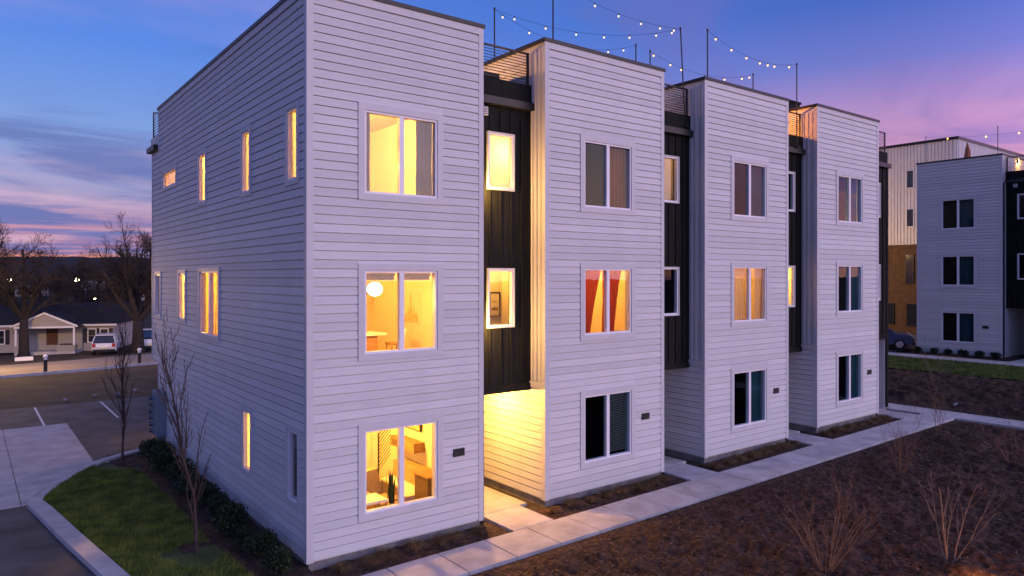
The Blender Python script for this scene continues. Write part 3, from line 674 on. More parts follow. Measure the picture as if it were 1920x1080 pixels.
MB().box(0, 0.02, -0.48, 0.48, -0.42, 0.42).build('canvas', 'paper', t)
m = MB(); rng = random.Random(8); y = -0.4
hs = [0.18, 0.26, 0.22, 0.34, 0.30, 0.62, 0.36, 0.28, 0.36, 0.24, 0.30, 0.2]
for i, h_ in enumerate(hs):
    y0 = 0.36-i*0.06; m.box(-0.006, -0.001, y0-0.055, y0, -0.36, -0.36+h_)
    if h_ > 0.3: m.prism([(-0.006, y0-0.055, -0.36+h_), (-0.006, y0, -0.36+h_), (-0.006, y0-0.027, -0.30+h_*1.15)], (0.005, 0, 0))
m.build('drawing', 'art_orange', t)
for x0, x1, nm in ((1.22, 2.0, 'left'), (2.1, 2.88, 'right')):
    t = thing('roller_blind', f'rolled-up brown blind over the {nm} sash of the middle front window', 'blind', (0, 0.2, 5.52), 0, 'roller blinds')
    MB().tube([(x0, 0.02, 0.1), (x1, 0.02, 0.1)], 0.03, 10).build('roller', 'blind_brown', t); MB().box(x0, x1, 0.045, 0.05, -0.02, 0.1).build('fabric', 'blind_brown', t)
t = thing('stair_rail', 'sloping stair handrail at the back of the kitchen', 'handrail', (0, 0, 0)); MB().tube([(2.9, 4.8, 4.5), (3.8, 4.8, 5.3)], 0.025, 8).build('handrail', 'oak', t)
for i in range(3): MB().tube([(3.0+i*0.35, 4.8, 4.55+i*0.31), (3.0+i*0.35, 4.95, 4.5+i*0.31)], 0.012, 6).build('bracket', 'black_metal', t)
# ground floor living room
t = thing('stair_balustrade', 'black bar balustrade on the stair in the ground-floor window', 'balustrade', (0, 0, 0))
MB().tube([(3.03, 3.0, 0.45), (3.03, 3.0, 1.62)], 0.022, 8).build('post', 'black_metal', t)
for i in range(10): MB().tube([(3.03, 3.0, 0.66+i*0.10), (3.50, 3.25, 0.98+i*0.10)], 0.010, 6).build('bar', 'black_metal', t)
t = thing('staircase', 'pale oak stair at the back of the ground-floor room', 'stairs', (0, 0, 0))
for i in range(8): MB().box(1.9+i*0.25, 2.16+i*0.25, 4.65, 4.99, 0.0, 0.18*(i+1)).build('step', 'white_laminate', t)
t = thing('television', 'flat television on the wall of the ground-floor room', 'television', (3.84, 2.75, 1.95))
MB().box(-0.04, 0.02, -0.5, 0.5, -0.28, 0.28).build('case', 'black_metal', t); MB().box(-0.046, -0.041, -0.48, 0.48, -0.26, 0.26).build('screen', 'terracotta', t)
t = thing('media_shelf', 'orange wooden wall shelf under the television', 'shelf', (3.87, 2.75, 1.30)); MB().box(-0.32, 0, -0.62, 0.62, -0.12, 0.12).build('shelf', 'oak', t); MB().box(-0.323, -0.32, -0.05, 0.5, -0.08, 0.07).build('opening', 'blind_brown', t)
t = thing('armchair', 'tan armchair with a throw in the ground-floor window', 'chair', (2.35, 1.5, 0), R(20))
m = MB(); m.box(-0.36, 0.36, -0.33, 0.36, 0.24, 0.46); m.build('seat', 'tan_fabric', t)
MB().prism([(-0.36, 0.26, 0.4), (0.36, 0.26, 0.4), (0.30, 0.42, 1.02), (-0.30, 0.42, 1.02)], (0, 0.10, 0.03)).build('backrest', 'tan_fabric', t)
for sx in (-1, 1): MB().prism([(sx*0.36, -0.3, 0.24), (sx*0.36, 0.36, 0.24), (sx*0.36, 0.36, 0.75), (sx*0.36, -0.3, 0.6)], (sx*0.09, 0, 0)).build('arm', 'tan_fabric', t)
for sx in (-1, 1):
    for sy in (-1, 1): MB().tube([(sx*0.3, sy*0.28, 0.24), (sx*0.34, sy*0.32, 0)], 0.02, 6).build('leg', 'oak', t)
t = thing('snake_plant', 'tall snake plant in a pot close to the ground-floor window', 'plant', (2.12, 0.62, 0.0))
MB().lathe((0, 0, 0), [(0.10, 0), (0.14, 0.28), (0.14, 0.62), (0.12, 0.62)], 12).build('pot', 'terracotta', t)
m = MB(); rng = random.Random(2)
for i in range(13):
    a = rng.uniform(0, 6.28); r0 = rng.uniform(0, 0.07); r1 = r0+rng.uniform(0, 0.09); h_ = rng.uniform(0.45, 0.8)
    p = [Vector((math.cos(a)*(r0+(r1-r0)*k/3), math.sin(a)*(r0+(r1-r0)*k/3), 0.6+h_*k/3)) for k in range(4)]
    q = a+1.57+rng.uniform(-0.5, 0.5); u = Vector((math.cos(q), math.sin(q), 0)); wd = [0.03, 0.042, 0.034, 0.003]
    for k in range(3): m.poly([p[k]-u*wd[k], p[k]+u*wd[k], p[k+1]+u*wd[k+1], p[k+1]-u*wd[k+1]])
m.build('leaves', 'leaf_plant', t)
t = thing('sofa', 'cream sofa with a tan back along the ground-floor room', 'sofa', (3.1, 2.2, 0)); MB().box(-0.45, 0.75, -0.9, 0.9, 0.08, 0.44).build('seat', 'white_laminate', t); MB().box(0.40, 0.74, -0.9, 0.9, 0.441, 0.85).build('backrest', 'tan_fabric', t)
t = thing('side_cabinet', 'dark cabinet with a pale top at the right of the ground-floor window', 'cabinet', (3.25, 0.9, 0)); MB().box(-0.2, 0.35, -0.3, 0.3, 0.02, 0.98).build('body', 'blind_brown', t); MB().box(-0.23, 0.38, -0.33, 0.33, 0.981, 1.02).build('top', 'oak', t)
t = thing('coffee_table', 'pale low table at the sill of the ground-floor window', 'table', (1.55, 0.8, 0)); MB().box(-0.3, 0.45, -0.3, 0.3, 0.70, 0.75).build('tabletop', 'white_laminate', t)
for sx in (-0.26, 0.41):
    for sy in (-0.26, 0.26): MB().tube([(sx, sy, 0.7), (sx, sy, 0)], 0.02, 6).build('leg', 'oak', t)
t = thing('framed_print', 'small framed print in the lower stair window of the dark bay', 'picture', (5.74, 1.73, 4.85))
frame_boxes(MB(), -0.17, 0.17, -0.32, 0.32, 0.02, -0.02, 0.018).build('frame', 'black_metal', t); MB().box(-0.149, 0.149, 0.0, 0.017, -0.299, 0.299).build('paper', 'paper', t)
m = MB(); m.box(-0.07, 0.07, -0.004, -0.001, 0.06, 0.075)
for i in range(5): m.box(-0.1+i*0.042, -0.066+i*0.042, -0.004, -0.001, -0.16, -0.16+0.06+0.02*(i % 3))
m.build('print', 'blind_brown', t)
# side windows: cream curtains
curtain('cream curtain behind the wide side window of the middle floor', drape(6.1, 7.85, 3.9, 5.75, 0.0, 7, 0.04), 'curtain_cream').rotation_euler = (0, 0, math.pi/2)
bpy.data.objects[[o.name for o in bpy.data.objects if o.get('label', '').startswith('cream curtain behind the wide')][0]].location = (0.30, 0, 0)
# second townhouse: orange curtains pulled to the sides
z = UZ[1]
curtain('orange curtain tied back at the left of the second townhouse window', drape(7.30, 8.12, 3.95+z, 5.78+z, 0.17, 7, 0.055, lambda t, a, b: (a, a+(b-a)*(0.42+0.58*t**1.3))), 'curtain_orange')
curtain('orange curtain tied back at the right of the second townhouse window', drape(8.12, 8.98, 3.95+z, 5.78+z, 0.17, 7, 0.055, lambda t, a, b: (a+0.04, a+(b-a)*(0.45+0.40*t**1.2))), 'curtain_orange')
curtain('reddish sky reflection built as a curtain in the second townhouse top window', drape(8.2, 8.98, 7.2+z, 9.0+z, 0.16, 6, 0.03), 'curtain_orange')  # red cloth stands in for the sunset sky reflected in this pane
z = UZ[2]
curtain('cream curtain drawn over the left sash of the third townhouse', drape(13.62, 14.48, 3.95+z, 5.8+z, 0.16, 7, 0.035), 'curtain_cream')
curtain('cream curtain half open in the right sash of the third townhouse', drape(14.95, 15.32, 3.95+z, 5.8+z, 0.16, 3, 0.035), 'curtain_cream')
for k, (i, fl) in enumerate(((2, 0), (2, 2), (3, 0), (3, 1), (3, 2))):
    z = UZ[i]+GL[fl][0]; nm = ['third', 'far-end'][i-2]; f_ = ['ground', 'middle', 'top'][fl]; x = UX[i]+1.38
    curtain(f'curtain tinted with teal reflection in the {f_} front window of the {nm} townhouse', drape(x+0.92, x+1.68, z-0.02, z+1.7, 0.17, 6, 0.03), 'curtain_reflect_teal')
for i, oy in enumerate((6.03, -0.39)):
    for fl in range(3):
        nm = ['bluish townhouse across the plot', 'townhouse at the right edge'][i]; f_ = ['ground', 'middle', 'top'][fl]; z = 1.08+GL[fl][0]
        c_ = curtain(f'teal curtain in the {f_} window of the {nm}', drape(2.26, 3.02, z-0.02, z+1.7, 0.17, 6, 0.03), 'curtain_reflect_teal'); c_.location = (40.4, oy, 0); c_.rotation_euler = (0, 0, -math.pi/2)
t = thing('table_lamp', 'lit table lamp with a cone shade in the top window of the far-end townhouse', 'lamp', (20.55, 0.75, 7.62+UZ[3]))
MB().lathe((0, 0, -0.45), [(0.09, 0), (0.03, 0.05), (0.02, 0.45)], 10).build('base', 'black_metal', t); MB().lathe((0, 0, 0), [(0.20, 0.0), (0.12, 0.24)], 14).build('shade', 'lamp_glow', t); point_light(t, (0, 0, 0.35), WARM, 3, 0.05)
t = thing('console_table', 'dark console table in the top window of the far-end townhouse', 'table', (20.55, 0.8, 6.55+UZ[3])); MB().box(-0.5, 0.5, -0.2, 0.25, 0.57, 0.62).build('tabletop', 'blind_brown', t)
for sx in (-0.46, 0.46): MB().box(sx-0.03, sx+0.03, -0.18, 0.22, 0, 0.57).build('leg', 'blind_brown', t)

def added_floor_lamp(label, x, y, z, h_, watts):  # unseen lamps added to light the side window shades from inside
    t = thing('added_floor_lamp', label, 'lamp', (x, y, z), 0, 'added floor lamps in the near townhouse')
    MB().lathe((0, 0, 0), [(0.13, 0), (0.13, 0.02)], 12).build('base', 'black_metal', t); MB().tube([(0, 0, 0.02), (0, 0, h_)], 0.012, 6).build('pole', 'black_metal', t)
    MB().lathe((0, 0, h_), [(0.17, -0.1), (0.12, 0.14)], 14).build('shade', 'globe_glow', t); point_light(t, (0, 0, h_+0.3), WARM, watts, 0.08)
added_floor_lamp('added floor lamp brightening the slim side windows of the top front room', 0.72, 2.25, 6.55, 1.45, 210)
added_floor_lamp('added floor lamp brightening the slim side window of the ground floor', 0.72, 2.9, 0.0, 1.45, 130)

# ------------------------------------------------------------------ roof: poles, string lights, terrace pieces
POLES = {'p1': (6.39, 2.63, 13.0), 'p2': (6.93, 0.77, 13.35), 'p3': (11.83, 2.4, 13.0), 'p4': (12.65, 2.53, 13.0), 'p5': (11.75, 0.53, 13.0), 'p6': (12.5, 0.12, 13.0), 'p7': (17.74, 2.09, 13.0), 'p8': (17.83, 0.40, 13.0),
         'o1': (42.5, 6.45, 14.3), 'o2': (42.5, 2.52, 14.3)}
PL = {'p1': 'slim mast above the first roof terrace holding two light strings', 'p2': 'slim tall mast at the near front corner of the second roof', 'p3': 'short-looking mast at the back of the second roof', 'p4': 'slim mast at the back of the third roof nearest the camera',
      'p5': 'leaning mast between the second and third roofs', 'p6': 'slim tall mast at the front corner of the third roof', 'p7': 'slim mast at the far back of the third roof', 'p8': 'slim mast in the gap before the far-end roof', 'o1': 'slim mast on the left of the roof across the plot', 'o2': 'slim mast on the right of the roof across the plot'}
for k, (x, y, z) in POLES.items():
    zb = 10.08 if k[0] == 'p' else 11.15
    t = thing('light_mast', PL[k], 'mast', (x, y, zb), 0, 'masts for the string lights')
    lean = (0.22, 0.0) if k == 'p5' else (0, 0)
    MB().tube([(lean[0], lean[1], 0), (0, 0, z-zb)], 0.02, 8).build('pole', 'black_metal', t); MB().box(lean[0]-0.09, lean[0]+0.09, -0.09, 0.09, 0, 0.03).build('foot', 'black_metal', t)
    MB().lathe((0, 0, z-zb), [(0.028, -0.03), (0.028, 0.04)], 8).build('cap', 'black_metal', t)
def string(label, a, b, sag, ts, hot, m_r=0.028):
    a = Vector(a); b = Vector(b); t = thing('string_light', label, 'string lights', a, 0, 'string lights over the roofs')
    P = lambda s: (b-a)*s-Vector((0, 0, 4*sag*s*(1-s)))
    MB().tube([P(i/16) for i in range(17)], 0.0045, 5).build('wire', 'black_metal', t)
    for s in ts:
        p = P(s); bo = MB().ball((p.x, p.y, p.z-0.075), m_r, 10, 6, 1.15).build('bulb', 'bulb_hot' if hot else 'bulb_soft', t, smooth=True)
        MB().tube([(p.x, p.y, p.z), (p.x, p.y, p.z-0.035)], 0.016, 6).build('socket', 'black_metal', bo)
P_ = POLES
string('light string from the first-terrace mast to the leaning mast', P_['p1'], P_['p5'], 0.42, [0.1, 0.26, 0.42, 0.57, 0.71, 0.86, 0.95], 0)
string('light string dipping low from the first-terrace mast to the back mast', P_['p1'], P_['p3'], 0.52, [0.05, 0.22, 0.38, 0.55, 0.66, 0.78, 0.9], 0)
string('light string sloping from the tall near mast to the leaning mast', P_['p2'], P_['p5'], 0.25, [0.12, 0.3, 0.48, 0.66, 0.82, 0.94], 0)
string('glowing light string along the front of the third roof', P_['p6'], P_['p8'], 0.36, [0.08, 0.24, 0.4, 0.55, 0.64, 0.72, 0.9], 1)
string('glowing light string along the back of the third roof', P_['p4'], P_['p7'], 0.40, [0.03, 0.18, 0.28, 0.5, 0.7, 0.88, 0.96], 1)
string('low glowing light string at the edge of the third roof parapet', (12.25, 1.5, 11.62), (17.6, 2.0, 12.3), 0.2, [0.04, 0.42, 0.56], 1)
string('glowing light string over the roof across the plot', P_['o1'], (42.6, -3.9, 14.4), 0.5, [0.12, 0.32, 0.48, 0.66, 0.78, 0.93], 1, 0.05)
t = thing('air_conditioner', 'dark air-conditioner box behind the first terrace railing', 'air conditioner', (5.15, 1.5, 10.06))
MB().box(-0.36, 0.36, -0.3, 0.3, 0.04, 0.66).build('case', 'black_metal', t)
for i in range(7): MB().box(-0.33, 0.33, -0.312, -0.301, 0.10+i*0.075, 0.13+i*0.075).build('louvre', 'bay_panel', t)
tag(MB().box(20.6, 22.4, 3.0, 6.0, 10.1, 12.75).box(20.55, 22.45, 2.95, 6.05, 12.751, 12.83).build('stair_bulkhead', 'bay_panel'), 'dark stair bulkhead rising behind the far-end roof', 'bulkhead')
t = thing('patio_umbrella', 'closed rust-coloured patio umbrella on the roof across the plot', 'umbrella', (42.2, 4.0, 11.15))
MB().tube([(0, 0, 0), (0, 0, 2.4)], 0.025, 8).build('pole', 'black_metal', t); m = MB(); m.tube([(0, 0, 0.9), (0, 0, 1.3), (0, 0, 2.0), (0, 0, 2.42)], [0.16, 0.22, 0.13, 0.02], 9); m.build('canopy', 'umbrella_cloth', t)

# ------------------------------------------------------------------ meter stack, planter
t = thing('meter_cabinet', 'blue-grey electric meter stack at the far end of the side wall', 'meter cabinet', (-0.03, 12.35, 0))
MB().box(-0.30, 0, -0.3, 0.45, 0.36, 1.80).build('cabinet', 'meter_grey', t); MB().box(-0.2, -0.03, -0.1, 0.1, -0.14, 0.359).build('conduit', 'meter_grey', t)
for i in range(6):
    mm_ = MB().tube([(-0.30, 0.22, 0.5+i*0.215), (-0.36, 0.22, 0.5+i*0.215)], 0.085, 12).build('meter', 'meter_grey', t); MB().tube([(-0.361, 0.22, 0.5+i*0.215), (-0.43, 0.22, 0.5+i*0.215)], [0.07, 0.06], 12).build('glass_dome', 'car_glass', mm_)
t = thing('planter_pot', 'tan basket planter inside the lit entry passage', 'planter', (5.5, 2.55, 0)); MB().lathe((0, 0, -0.055), [(0.15, 0), (0.17, 0.02), (0.18, 0.40), (0.16, 0.40), (0.15, 0.34), (0.001, 0.34)], 16).build('pot', 'terracotta', t)
MB().lathe((0, 0, -0.055), [(0.148, 0.345), (0.001, 0.36)], 12).build('soil', 'mulch', t)

# ------------------------------------------------------------------ plants
def leafy(seed, n, rx, rz, s_):
    m = MB(); g = random.Random(seed); blobs = [(Vector((g.uniform(-0.5, 0.5)*rx, g.uniform(-0.5, 0.5)*rx, rz*g.uniform(0.6, 1.25))), g.uniform(0.4, 0.62)) for _ in range(9)]
    for _ in range(n):
        c0, br = g.choice(blobs); d = Vector((g.gauss(0, 1), g.gauss(0, 1), g.gauss(0, 1))).normalized()
        c = c0+Vector((d.x*rx*br, d.y*rx*br, d.z*rz*br*1.1))*(g.random()**0.25)
        if c.z < 0.02: c.z = 0.02+g.random()*0.1
        u = (d+Vector((g.gauss(0, .6), g.gauss(0, .6), g.gauss(0, .6)))).normalized(); v = u.cross(Vector((g.gauss(0, 1), g.gauss(0, 1), g.gauss(0, 1)))).normalized(); l = s_*g.uniform(0.7, 1.4)
        m.poly([c-u*l*0.1, c+u*l*0.45+v*l*0.36, c+u*l, c+u*l*0.45-v*l*0.36])
    return m.mesh('foliage', 'boxwood_leaf')
LEAFY = [leafy(i, 2200, 0.42, 0.40, 0.055) for i in range(4)]
stemm = MB(); 
for a in range(6): stemm.tube([(0, 0, 0), (0.12*math.cos(a), 0.12*math.sin(a), 0.25), (0.22*math.cos(a), 0.22*math.sin(a), 0.5)], [0.012, 0.009, 0.005], 4)
STEM = stemm.mesh('stems', 'bark')
rng = random.Random(21); nb = 14
for i in range(nb):
    y = 0.15+i*0.88+rng.uniform(-0.12, 0.12); x = -0.62+rng.uniform(-0.12, 0.1)
    t = thing('boxwood_shrub', f'{ORD[i]} dark boxwood from the front corner along the side wall', 'shrub', (x, y, -0.10), rng.uniform(0, 6.28), 'boxwoods along the side wall')
    sc_ = rng.uniform(0.6, 1.0); t.scale = (sc_, sc_, sc_*rng.uniform(0.9, 1.1)); place('foliage', LEAFY[i % 4], t); place('stems', STEM, t)
for i in range(6):
    y = 5.75-i*0.80; t = thing('clipped_shrub', f'{ORD[i]} low clipped shrub from the left at the foot of the bluish townhouse', 'shrub', (39.85, y, T(39.8, y)), i*1.3, 'clipped shrubs across the plot')
    t.scale = (0.68, 0.68, 0.58); place('foliage', LEAFY[i % 4], t); place('stems', STEM, t)
def grass_clump(seed, n=380):
    m = MB(); g = random.Random(seed)
    for _ in range(n):
        a = g.uniform(0, 6.28); r0 = g.uniform(0, 0.11); l = g.uniform(0.20, 0.40); lean = g.uniform(0.3, 1.45)
        p0 = Vector((math.cos(a)*r0, math.sin(a)*r0, 0)); d = Vector((math.cos(a), math.sin(a), 0)); q = Vector((-math.sin(a), math.cos(a), 0))*0.0045
        p1 = p0+d*l*lean*0.32+Vector((0, 0, l*0.62)); p2 = p0+d*l*lean*0.95+Vector((0, 0, l*(0.95-0.5*lean)))
        m.poly([p0-q, p0+q, p1+q*0.8, p1-q*0.8]); m.poly([p1-q*0.8, p1+q*0.8, p2])
    return m.mesh('blades', 'dry_grass')
CL = [grass_clump(40+i) for i in range(4)]
crown = MB().lathe((0, 0, 0), [(0.08, -0.03), (0.05, 0.03), (0.001, 0.04)], 8).mesh('crown', 'mulch')
BEDN = ['near-corner', 'second', 'third', 'far-end']
for k in range(4):
    x0, x1 = ((0.5, 3.75), (5.95, 9.95), (12.1, 16.3), (18.3, 22.5))[k]; n = (7, 8, 8, 8)[k]
    for i in range(n):
        x = x0+(x1-x0)*i/(n-1)+rng.uniform(-0.1, 0.1); y = -0.42+rng.uniform(-0.08, 0.08)
        t = thing('grass_clump', f'{ORD[i]} tan ornamental grass clump from the left below the {BEDN[k]} townhouse', 'grass clump', (x, y, T(x, y)-0.03), rng.uniform(0, 6.28), 'ornamental grasses in the front beds')
        q_ = rng.uniform(0.72, 1.08); t.scale = (q_, q_, q_*rng.uniform(0.7, 0.95)); place('blades', CL[(i+k) % 4], t); place('crown', crown, t)

def grow(m, p, d, L, r, depth, g, P, tw=3):
    n = 5 if depth > 1 else 4; pts = [p.copy()]; rad = [r]; q = p.copy(); dd = d.copy()
    for i in range(n):
        dd = (dd+Vector((g.gauss(0, P['wob']), g.gauss(0, P['wob']), g.gauss(0, P['wob'])+P['up'])) ).normalized(); q = q+dd*(L/n); pts.append(q.copy()); rad.append(r*(1-(1-P['tip'])*(i+1)/n))
    m.tube(pts, rad, 7 if r > 0.06 else (5 if r > 0.015 else tw), cap=False)
    if depth == 0: return
    k = P['n'][depth] if isinstance(P['n'], (list, tuple)) else P['n']
    for j in range(k):
        s_ = P['lo']+(0.98-P['lo'])*(j+g.random())/k; i = min(n-1, int(s_*n)); f = s_*n-i; bp = pts[i].lerp(pts[i+1], f); ax = (pts[i+1]-pts[i]).normalized()
        side = ax.cross(Vector((g.gauss(0, 1), g.gauss(0, 1), g.gauss(0, 1)))).normalized(); an = g.gauss(P['ang'], P['ang']*0.25)
        nd_ = (ax*math.cos(an)+side*math.sin(an)).normalized(); rr = (rad[i]+(rad[i+1]-rad[i])*f)*P['rr']
        grow(m, bp, nd_, L*P['lr']*g.uniform(0.65, 1.15)*(1.15-0.45*s_), max(rr, P['rmin']), depth-1, g, P, tw)
def bare_tree(name, label, loc, seed, height, r, P, barkm, trunk_frac=0.3, depth=3, group=None, cat='tree', lean=(0, 0)):
    t = thing(name, label, cat, loc, 0, group); g = random.Random(seed)
    tr = MB(); top = Vector((lean[0], lean[1], height*trunk_frac)); tr.tube([(0, 0, -0.1), (0.01, 0, 0.12*height*trunk_frac), top*0.5, top], [r*1.5, r*1.12, r, r*0.85], 9); tr.build('trunk', barkm, t, smooth=True)
    cr = MB()
    for d, L, rr in P['lead'](g): grow(cr, top*0.97, Vector(d).normalized(), L*height, rr*r, depth, g, P)
    cr.build('crown', barkm, t); return t
COLU = dict(wob=0.08, up=0.12, tip=0.35, n=[0, 4, 6, 20], lo=0.03, ang=0.30, rr=0.55, lr=0.38, rmin=0.006, lead=lambda g: [((0, 0, 1), 0.86, 0.85)])
bare_tree('columnar_tree', 'tall leafless columnar tree close to the side wall in front of the lawn', (-1.54, 2.08, -0.12), 5, 4.15, 0.042, COLU, 'bark', 0.14, 3, 'leafless columnar trees')
bare_tree('columnar_tree', 'smaller leafless columnar tree by the meter stack and kerb', (-1.48, 11.0, -0.12), 14, 4.0, 0.040, COLU, 'bark', 0.14, 3, 'leafless columnar trees')
BROAD = dict(wob=0.13, up=0.03, tip=0.4, n=[0, 5, 6, 7, 6], lo=0.2, ang=0.72, rr=0.56, lr=0.60, rmin=0.010,
             lead=lambda g: [((math.cos(a)*0.75, math.sin(a)*0.75, 0.8), 0.42, 0.6) for a in (0.4, 1.7, 2.9, 4.1, 5.3)]+[((0.1, 0, 1), 0.5, 0.6)])
bare_tree('shade_tree', 'big leafless tree with a thick trunk left of the gabled porch', (-1.24, 60.3, -1.2), 3, 12.2, 0.36, BROAD, 'bark_far', 0.26, 4, 'bare street trees')
bare_tree('shade_tree', 'big leafless tree in front of the parked pickup truck', (6.75, 55.9, -1.0), 9, 12.5, 0.46, BROAD, 'bark_far', 0.22, 4, 'bare street trees')
bare_tree('shade_tree', 'tall dark tree rising behind the building edge on the left', (15.5, 92, -1.9), 17, 17.5, 0.5, BROAD, 'bark_far', 0.3, 4, 'bare street trees')
bare_tree('shade_tree', 'small bare tree on the skyline right of the gabled house', (7.8, 98, -1.9), 23, 11.5, 0.3, BROAD, 'bark_far', 0.3, 4, 'bare street trees')
bare_tree('shade_tree', 'bare tree at the left picture edge against the sunset', (-4.5, 86, -1.8), 29, 15.5, 0.4, BROAD, 'bark_far', 0.28, 4, 'bare street trees')
# thickets on the right plot
FAN = dict(wob=0.09, up=0.05, tip=0.4, n=[0, 3, 5], lo=0.25, ang=0.42, rr=0.55, lr=0.5, rmin=0.0028, lead=None)
def thicket(label, loc, seed, n, hmin, hmax, spread, r, m_, depth=2, pale=0):
    t = thing('bare_shrub', label, 'shrub', loc, 0, 'leafless shrubs on the dark plot'); g = random.Random(seed)
    for i in range(n):
        a = g.uniform(0, 6.28); s_ = g.uniform(0.1, 1)*spread; m = MB()
        grow(m, Vector((math.cos(a)*0.07, math.sin(a)*0.07, -0.12)), Vector((math.cos(a)*s_, math.sin(a)*s_, 1)).normalized(), g.uniform(hmin, hmax), r*g.uniform(0.7, 1.2), depth, g, FAN)
        m.build('stem', m_, t)
def mz(x, y): return mulch_z(x, y)
thicket('many-stemmed bare shrub at the bottom right edge of the picture', (7.6, -6.35, mz(7.6, -6.35)+0.05), 2, 14, 0.9, 1.9, 0.8, 0.009, 'twig_red')
thicket('bare shrub with thick trunks lit orange from below', (9.95, -7.55, mz(9.95, -7.55)+0.05), 6, 5, 1.2, 1.8, 0.5, 0.018, 'bark_pale')
thicket('reddish bare shrub midway along the plot near the walk', (14.9, -4.4, mz(14.9, -4.4)+0.05), 12, 9, 1.0, 2.0, 0.5, 0.008, 'twig_red')
thicket('thin bare sapling clump beside the bend of the walk', (20.8, -3.0, mz(20.8, -3.0)+0.05), 15, 6, 0.9, 1.9, 0.4, 0.010, 'twig_red')
thicket('low bare shrub at the far side of the cross walk', (26.6, -4.0, T(26.6, -4.0)), 19, 7, 0.5, 1.0, 0.8, 0.010, 'bark')
thicket('pale bare sapling in the rough ground before the far lawn', (29.5, 0.6, T(29.5, 0.6)+0.2), 25, 6, 1.0, 2.1, 0.5, 0.012, 'bark_pale')
thicket('tangled bare bush at the right edge of the plot', (18.5, -5.9, mz(18.5, -5.9)+0.05), 33, 12, 0.6, 1.3, 1.0, 0.009, 'twig_red')
t = thing('garden_uplight', 'small garden uplight glowing at the foot of the orange-lit shrub', 'lamp', (9.15, -8.75, mz(9.15, -8.75)+0.03))
MB().lathe((0, 0, 0), [(0.05, 0), (0.06, 0.10), (0.05, 0.12)], 10).build('housing', 'black_metal', t); MB().lathe((0, 0, 0.121), [(0.045, 0), (0.001, 0.012)], 10).build('lens', 'lamp_glow', t); point_light(t, (0.0, 0.0, 0.22), (1, 0.36, 0.06), 60, 0.05)
g = random.Random(4)
for i, (x, y, s_) in enumerate(((26.9, -1.2, 0.13), (4.0, 24.9, 0.14), (-1.6, 25.4, 0.1), (0.6, 25.6, 0.16), (-0.3, 26.2, 0.1), (1.5, 26.6, 0.12))):
    m = MB(); m.ball((0, 0, 0), s_, 8, 5, 0.7); m.v = [(a*(1+0.25*g.uniform(-1, 1)), b*(1+0.25*g.uniform(-1, 1)), c*(1+0.2*g.uniform(-1, 1))) for a, b, c in m.v]
    tag(m.build('rock', 'stone', None, (x, y, T(x, y)+s_*0.4)), ['white stone on the dark mound past the walk', 'pale rock at the parking edge near the building', 'small stone at the edge of the field, leftmost', 'largest stone at the edge of the field', 'small stone lying out in the field', 'stone in the field nearest the building'][i], 'rock', 'loose stones')

# ------------------------------------------------------------------ across the plot: lawn, walk, metal building, cars
struct(sheet('far_lawn', [33.5+0.3*i for i in range(13)], [-14+0.6*i for i in range(36)], lambda x, y: T(x, y)+0.03+0.04*noise.noise((x, y, 0)), 'lawn_soil'))
mb = MB(); g = random.Random(31)
for _ in range(16000):
    x = g.uniform(33.5, 37.05); y = g.uniform(-8, 6.9); h_ = g.uniform(0.05, 0.12); a = g.uniform(0, 3.14); z = T(x, y)+0.02; dx, dy = math.cos(a)*0.02, math.sin(a)*0.02; b = len(mb.v)
    mb.v += [(x-dx, y-dy, z), (x+dx, y+dy, z), (x+g.gauss(0, .03), y+g.gauss(0, .03), z+h_)]; mb.f.append((b, b+1, b+2))
tag(struct(mb.build('far_lawn_grass', 'grass_blade'), 'stuff'), 'strip of green lawn grass before the bluish townhouse', 'grass')
fwk = sgroup('far_walk', (0, 0, 0))
for i in range(14): slab(37.2, 38.5, 7.2-1.5*(i+1), 7.2-1.5*i, fwk, 0.06)
for i in range(3): slab(38.5+1.4*i, 39.9+1.4*i, -0.6, 0.7, fwk, 0.06)
slab(36.0, 38.5, 7.2, 8.8, fwk, 0.06); slab(33.2, 36.0, 6.6, 8.6, fwk, 0.06)
struct(sheet('far_bed', [38.5+0.2*i for i in range(11)], [0.75+0.2*i for i in range(28)], lambda x, y: T(x, y)+0.03+0.3*bumpy(x, y), 'mulch'))
struct(fill('far_parking', [(38.6, 6.9), (54, 6.9), (54, 40), (38.6, 40)], 0.03, 'asphalt', lambda x, y: T(x, 20)-0.0 if x < 37.5 else T(38, 20)))
t = thing('metal_clad_building', 'pale ribbed metal and tan brick building behind the bluish townhouse', 'building', (54.12, 9.07, 0.5))
def shell(m, z0, z1, q=0.0): m.box(-q, 0.3, 0, 18, z0, z1).box(0.3, 22, -q, 0.3, z0, z1); return m
MB().box(0, 22, 0, 18, 7.62, 15.45).build('upper_walls', 'metal_panel', t)
m = MB()
for i in range(72): m.box(-0.07, 0, 0.1+i*0.25, 0.17+i*0.25, 7.63, 15.44)
for i in range(86): m.box(0.1+i*0.25, 0.17+i*0.25, -0.07, 0, 7.63, 15.44)
struct(m.build('ribs', 'metal_panel', t), 'stuff')
MB().box(0.05, 21.9, 0.05, 17.9, -0.6, 7.6).build('brick_base', 'brick_tan', t)
MB().box(-0.12, 22.1, -0.12, 18.1, 15.45, 15.65).build('roof_cap', 'cap_metal', t)
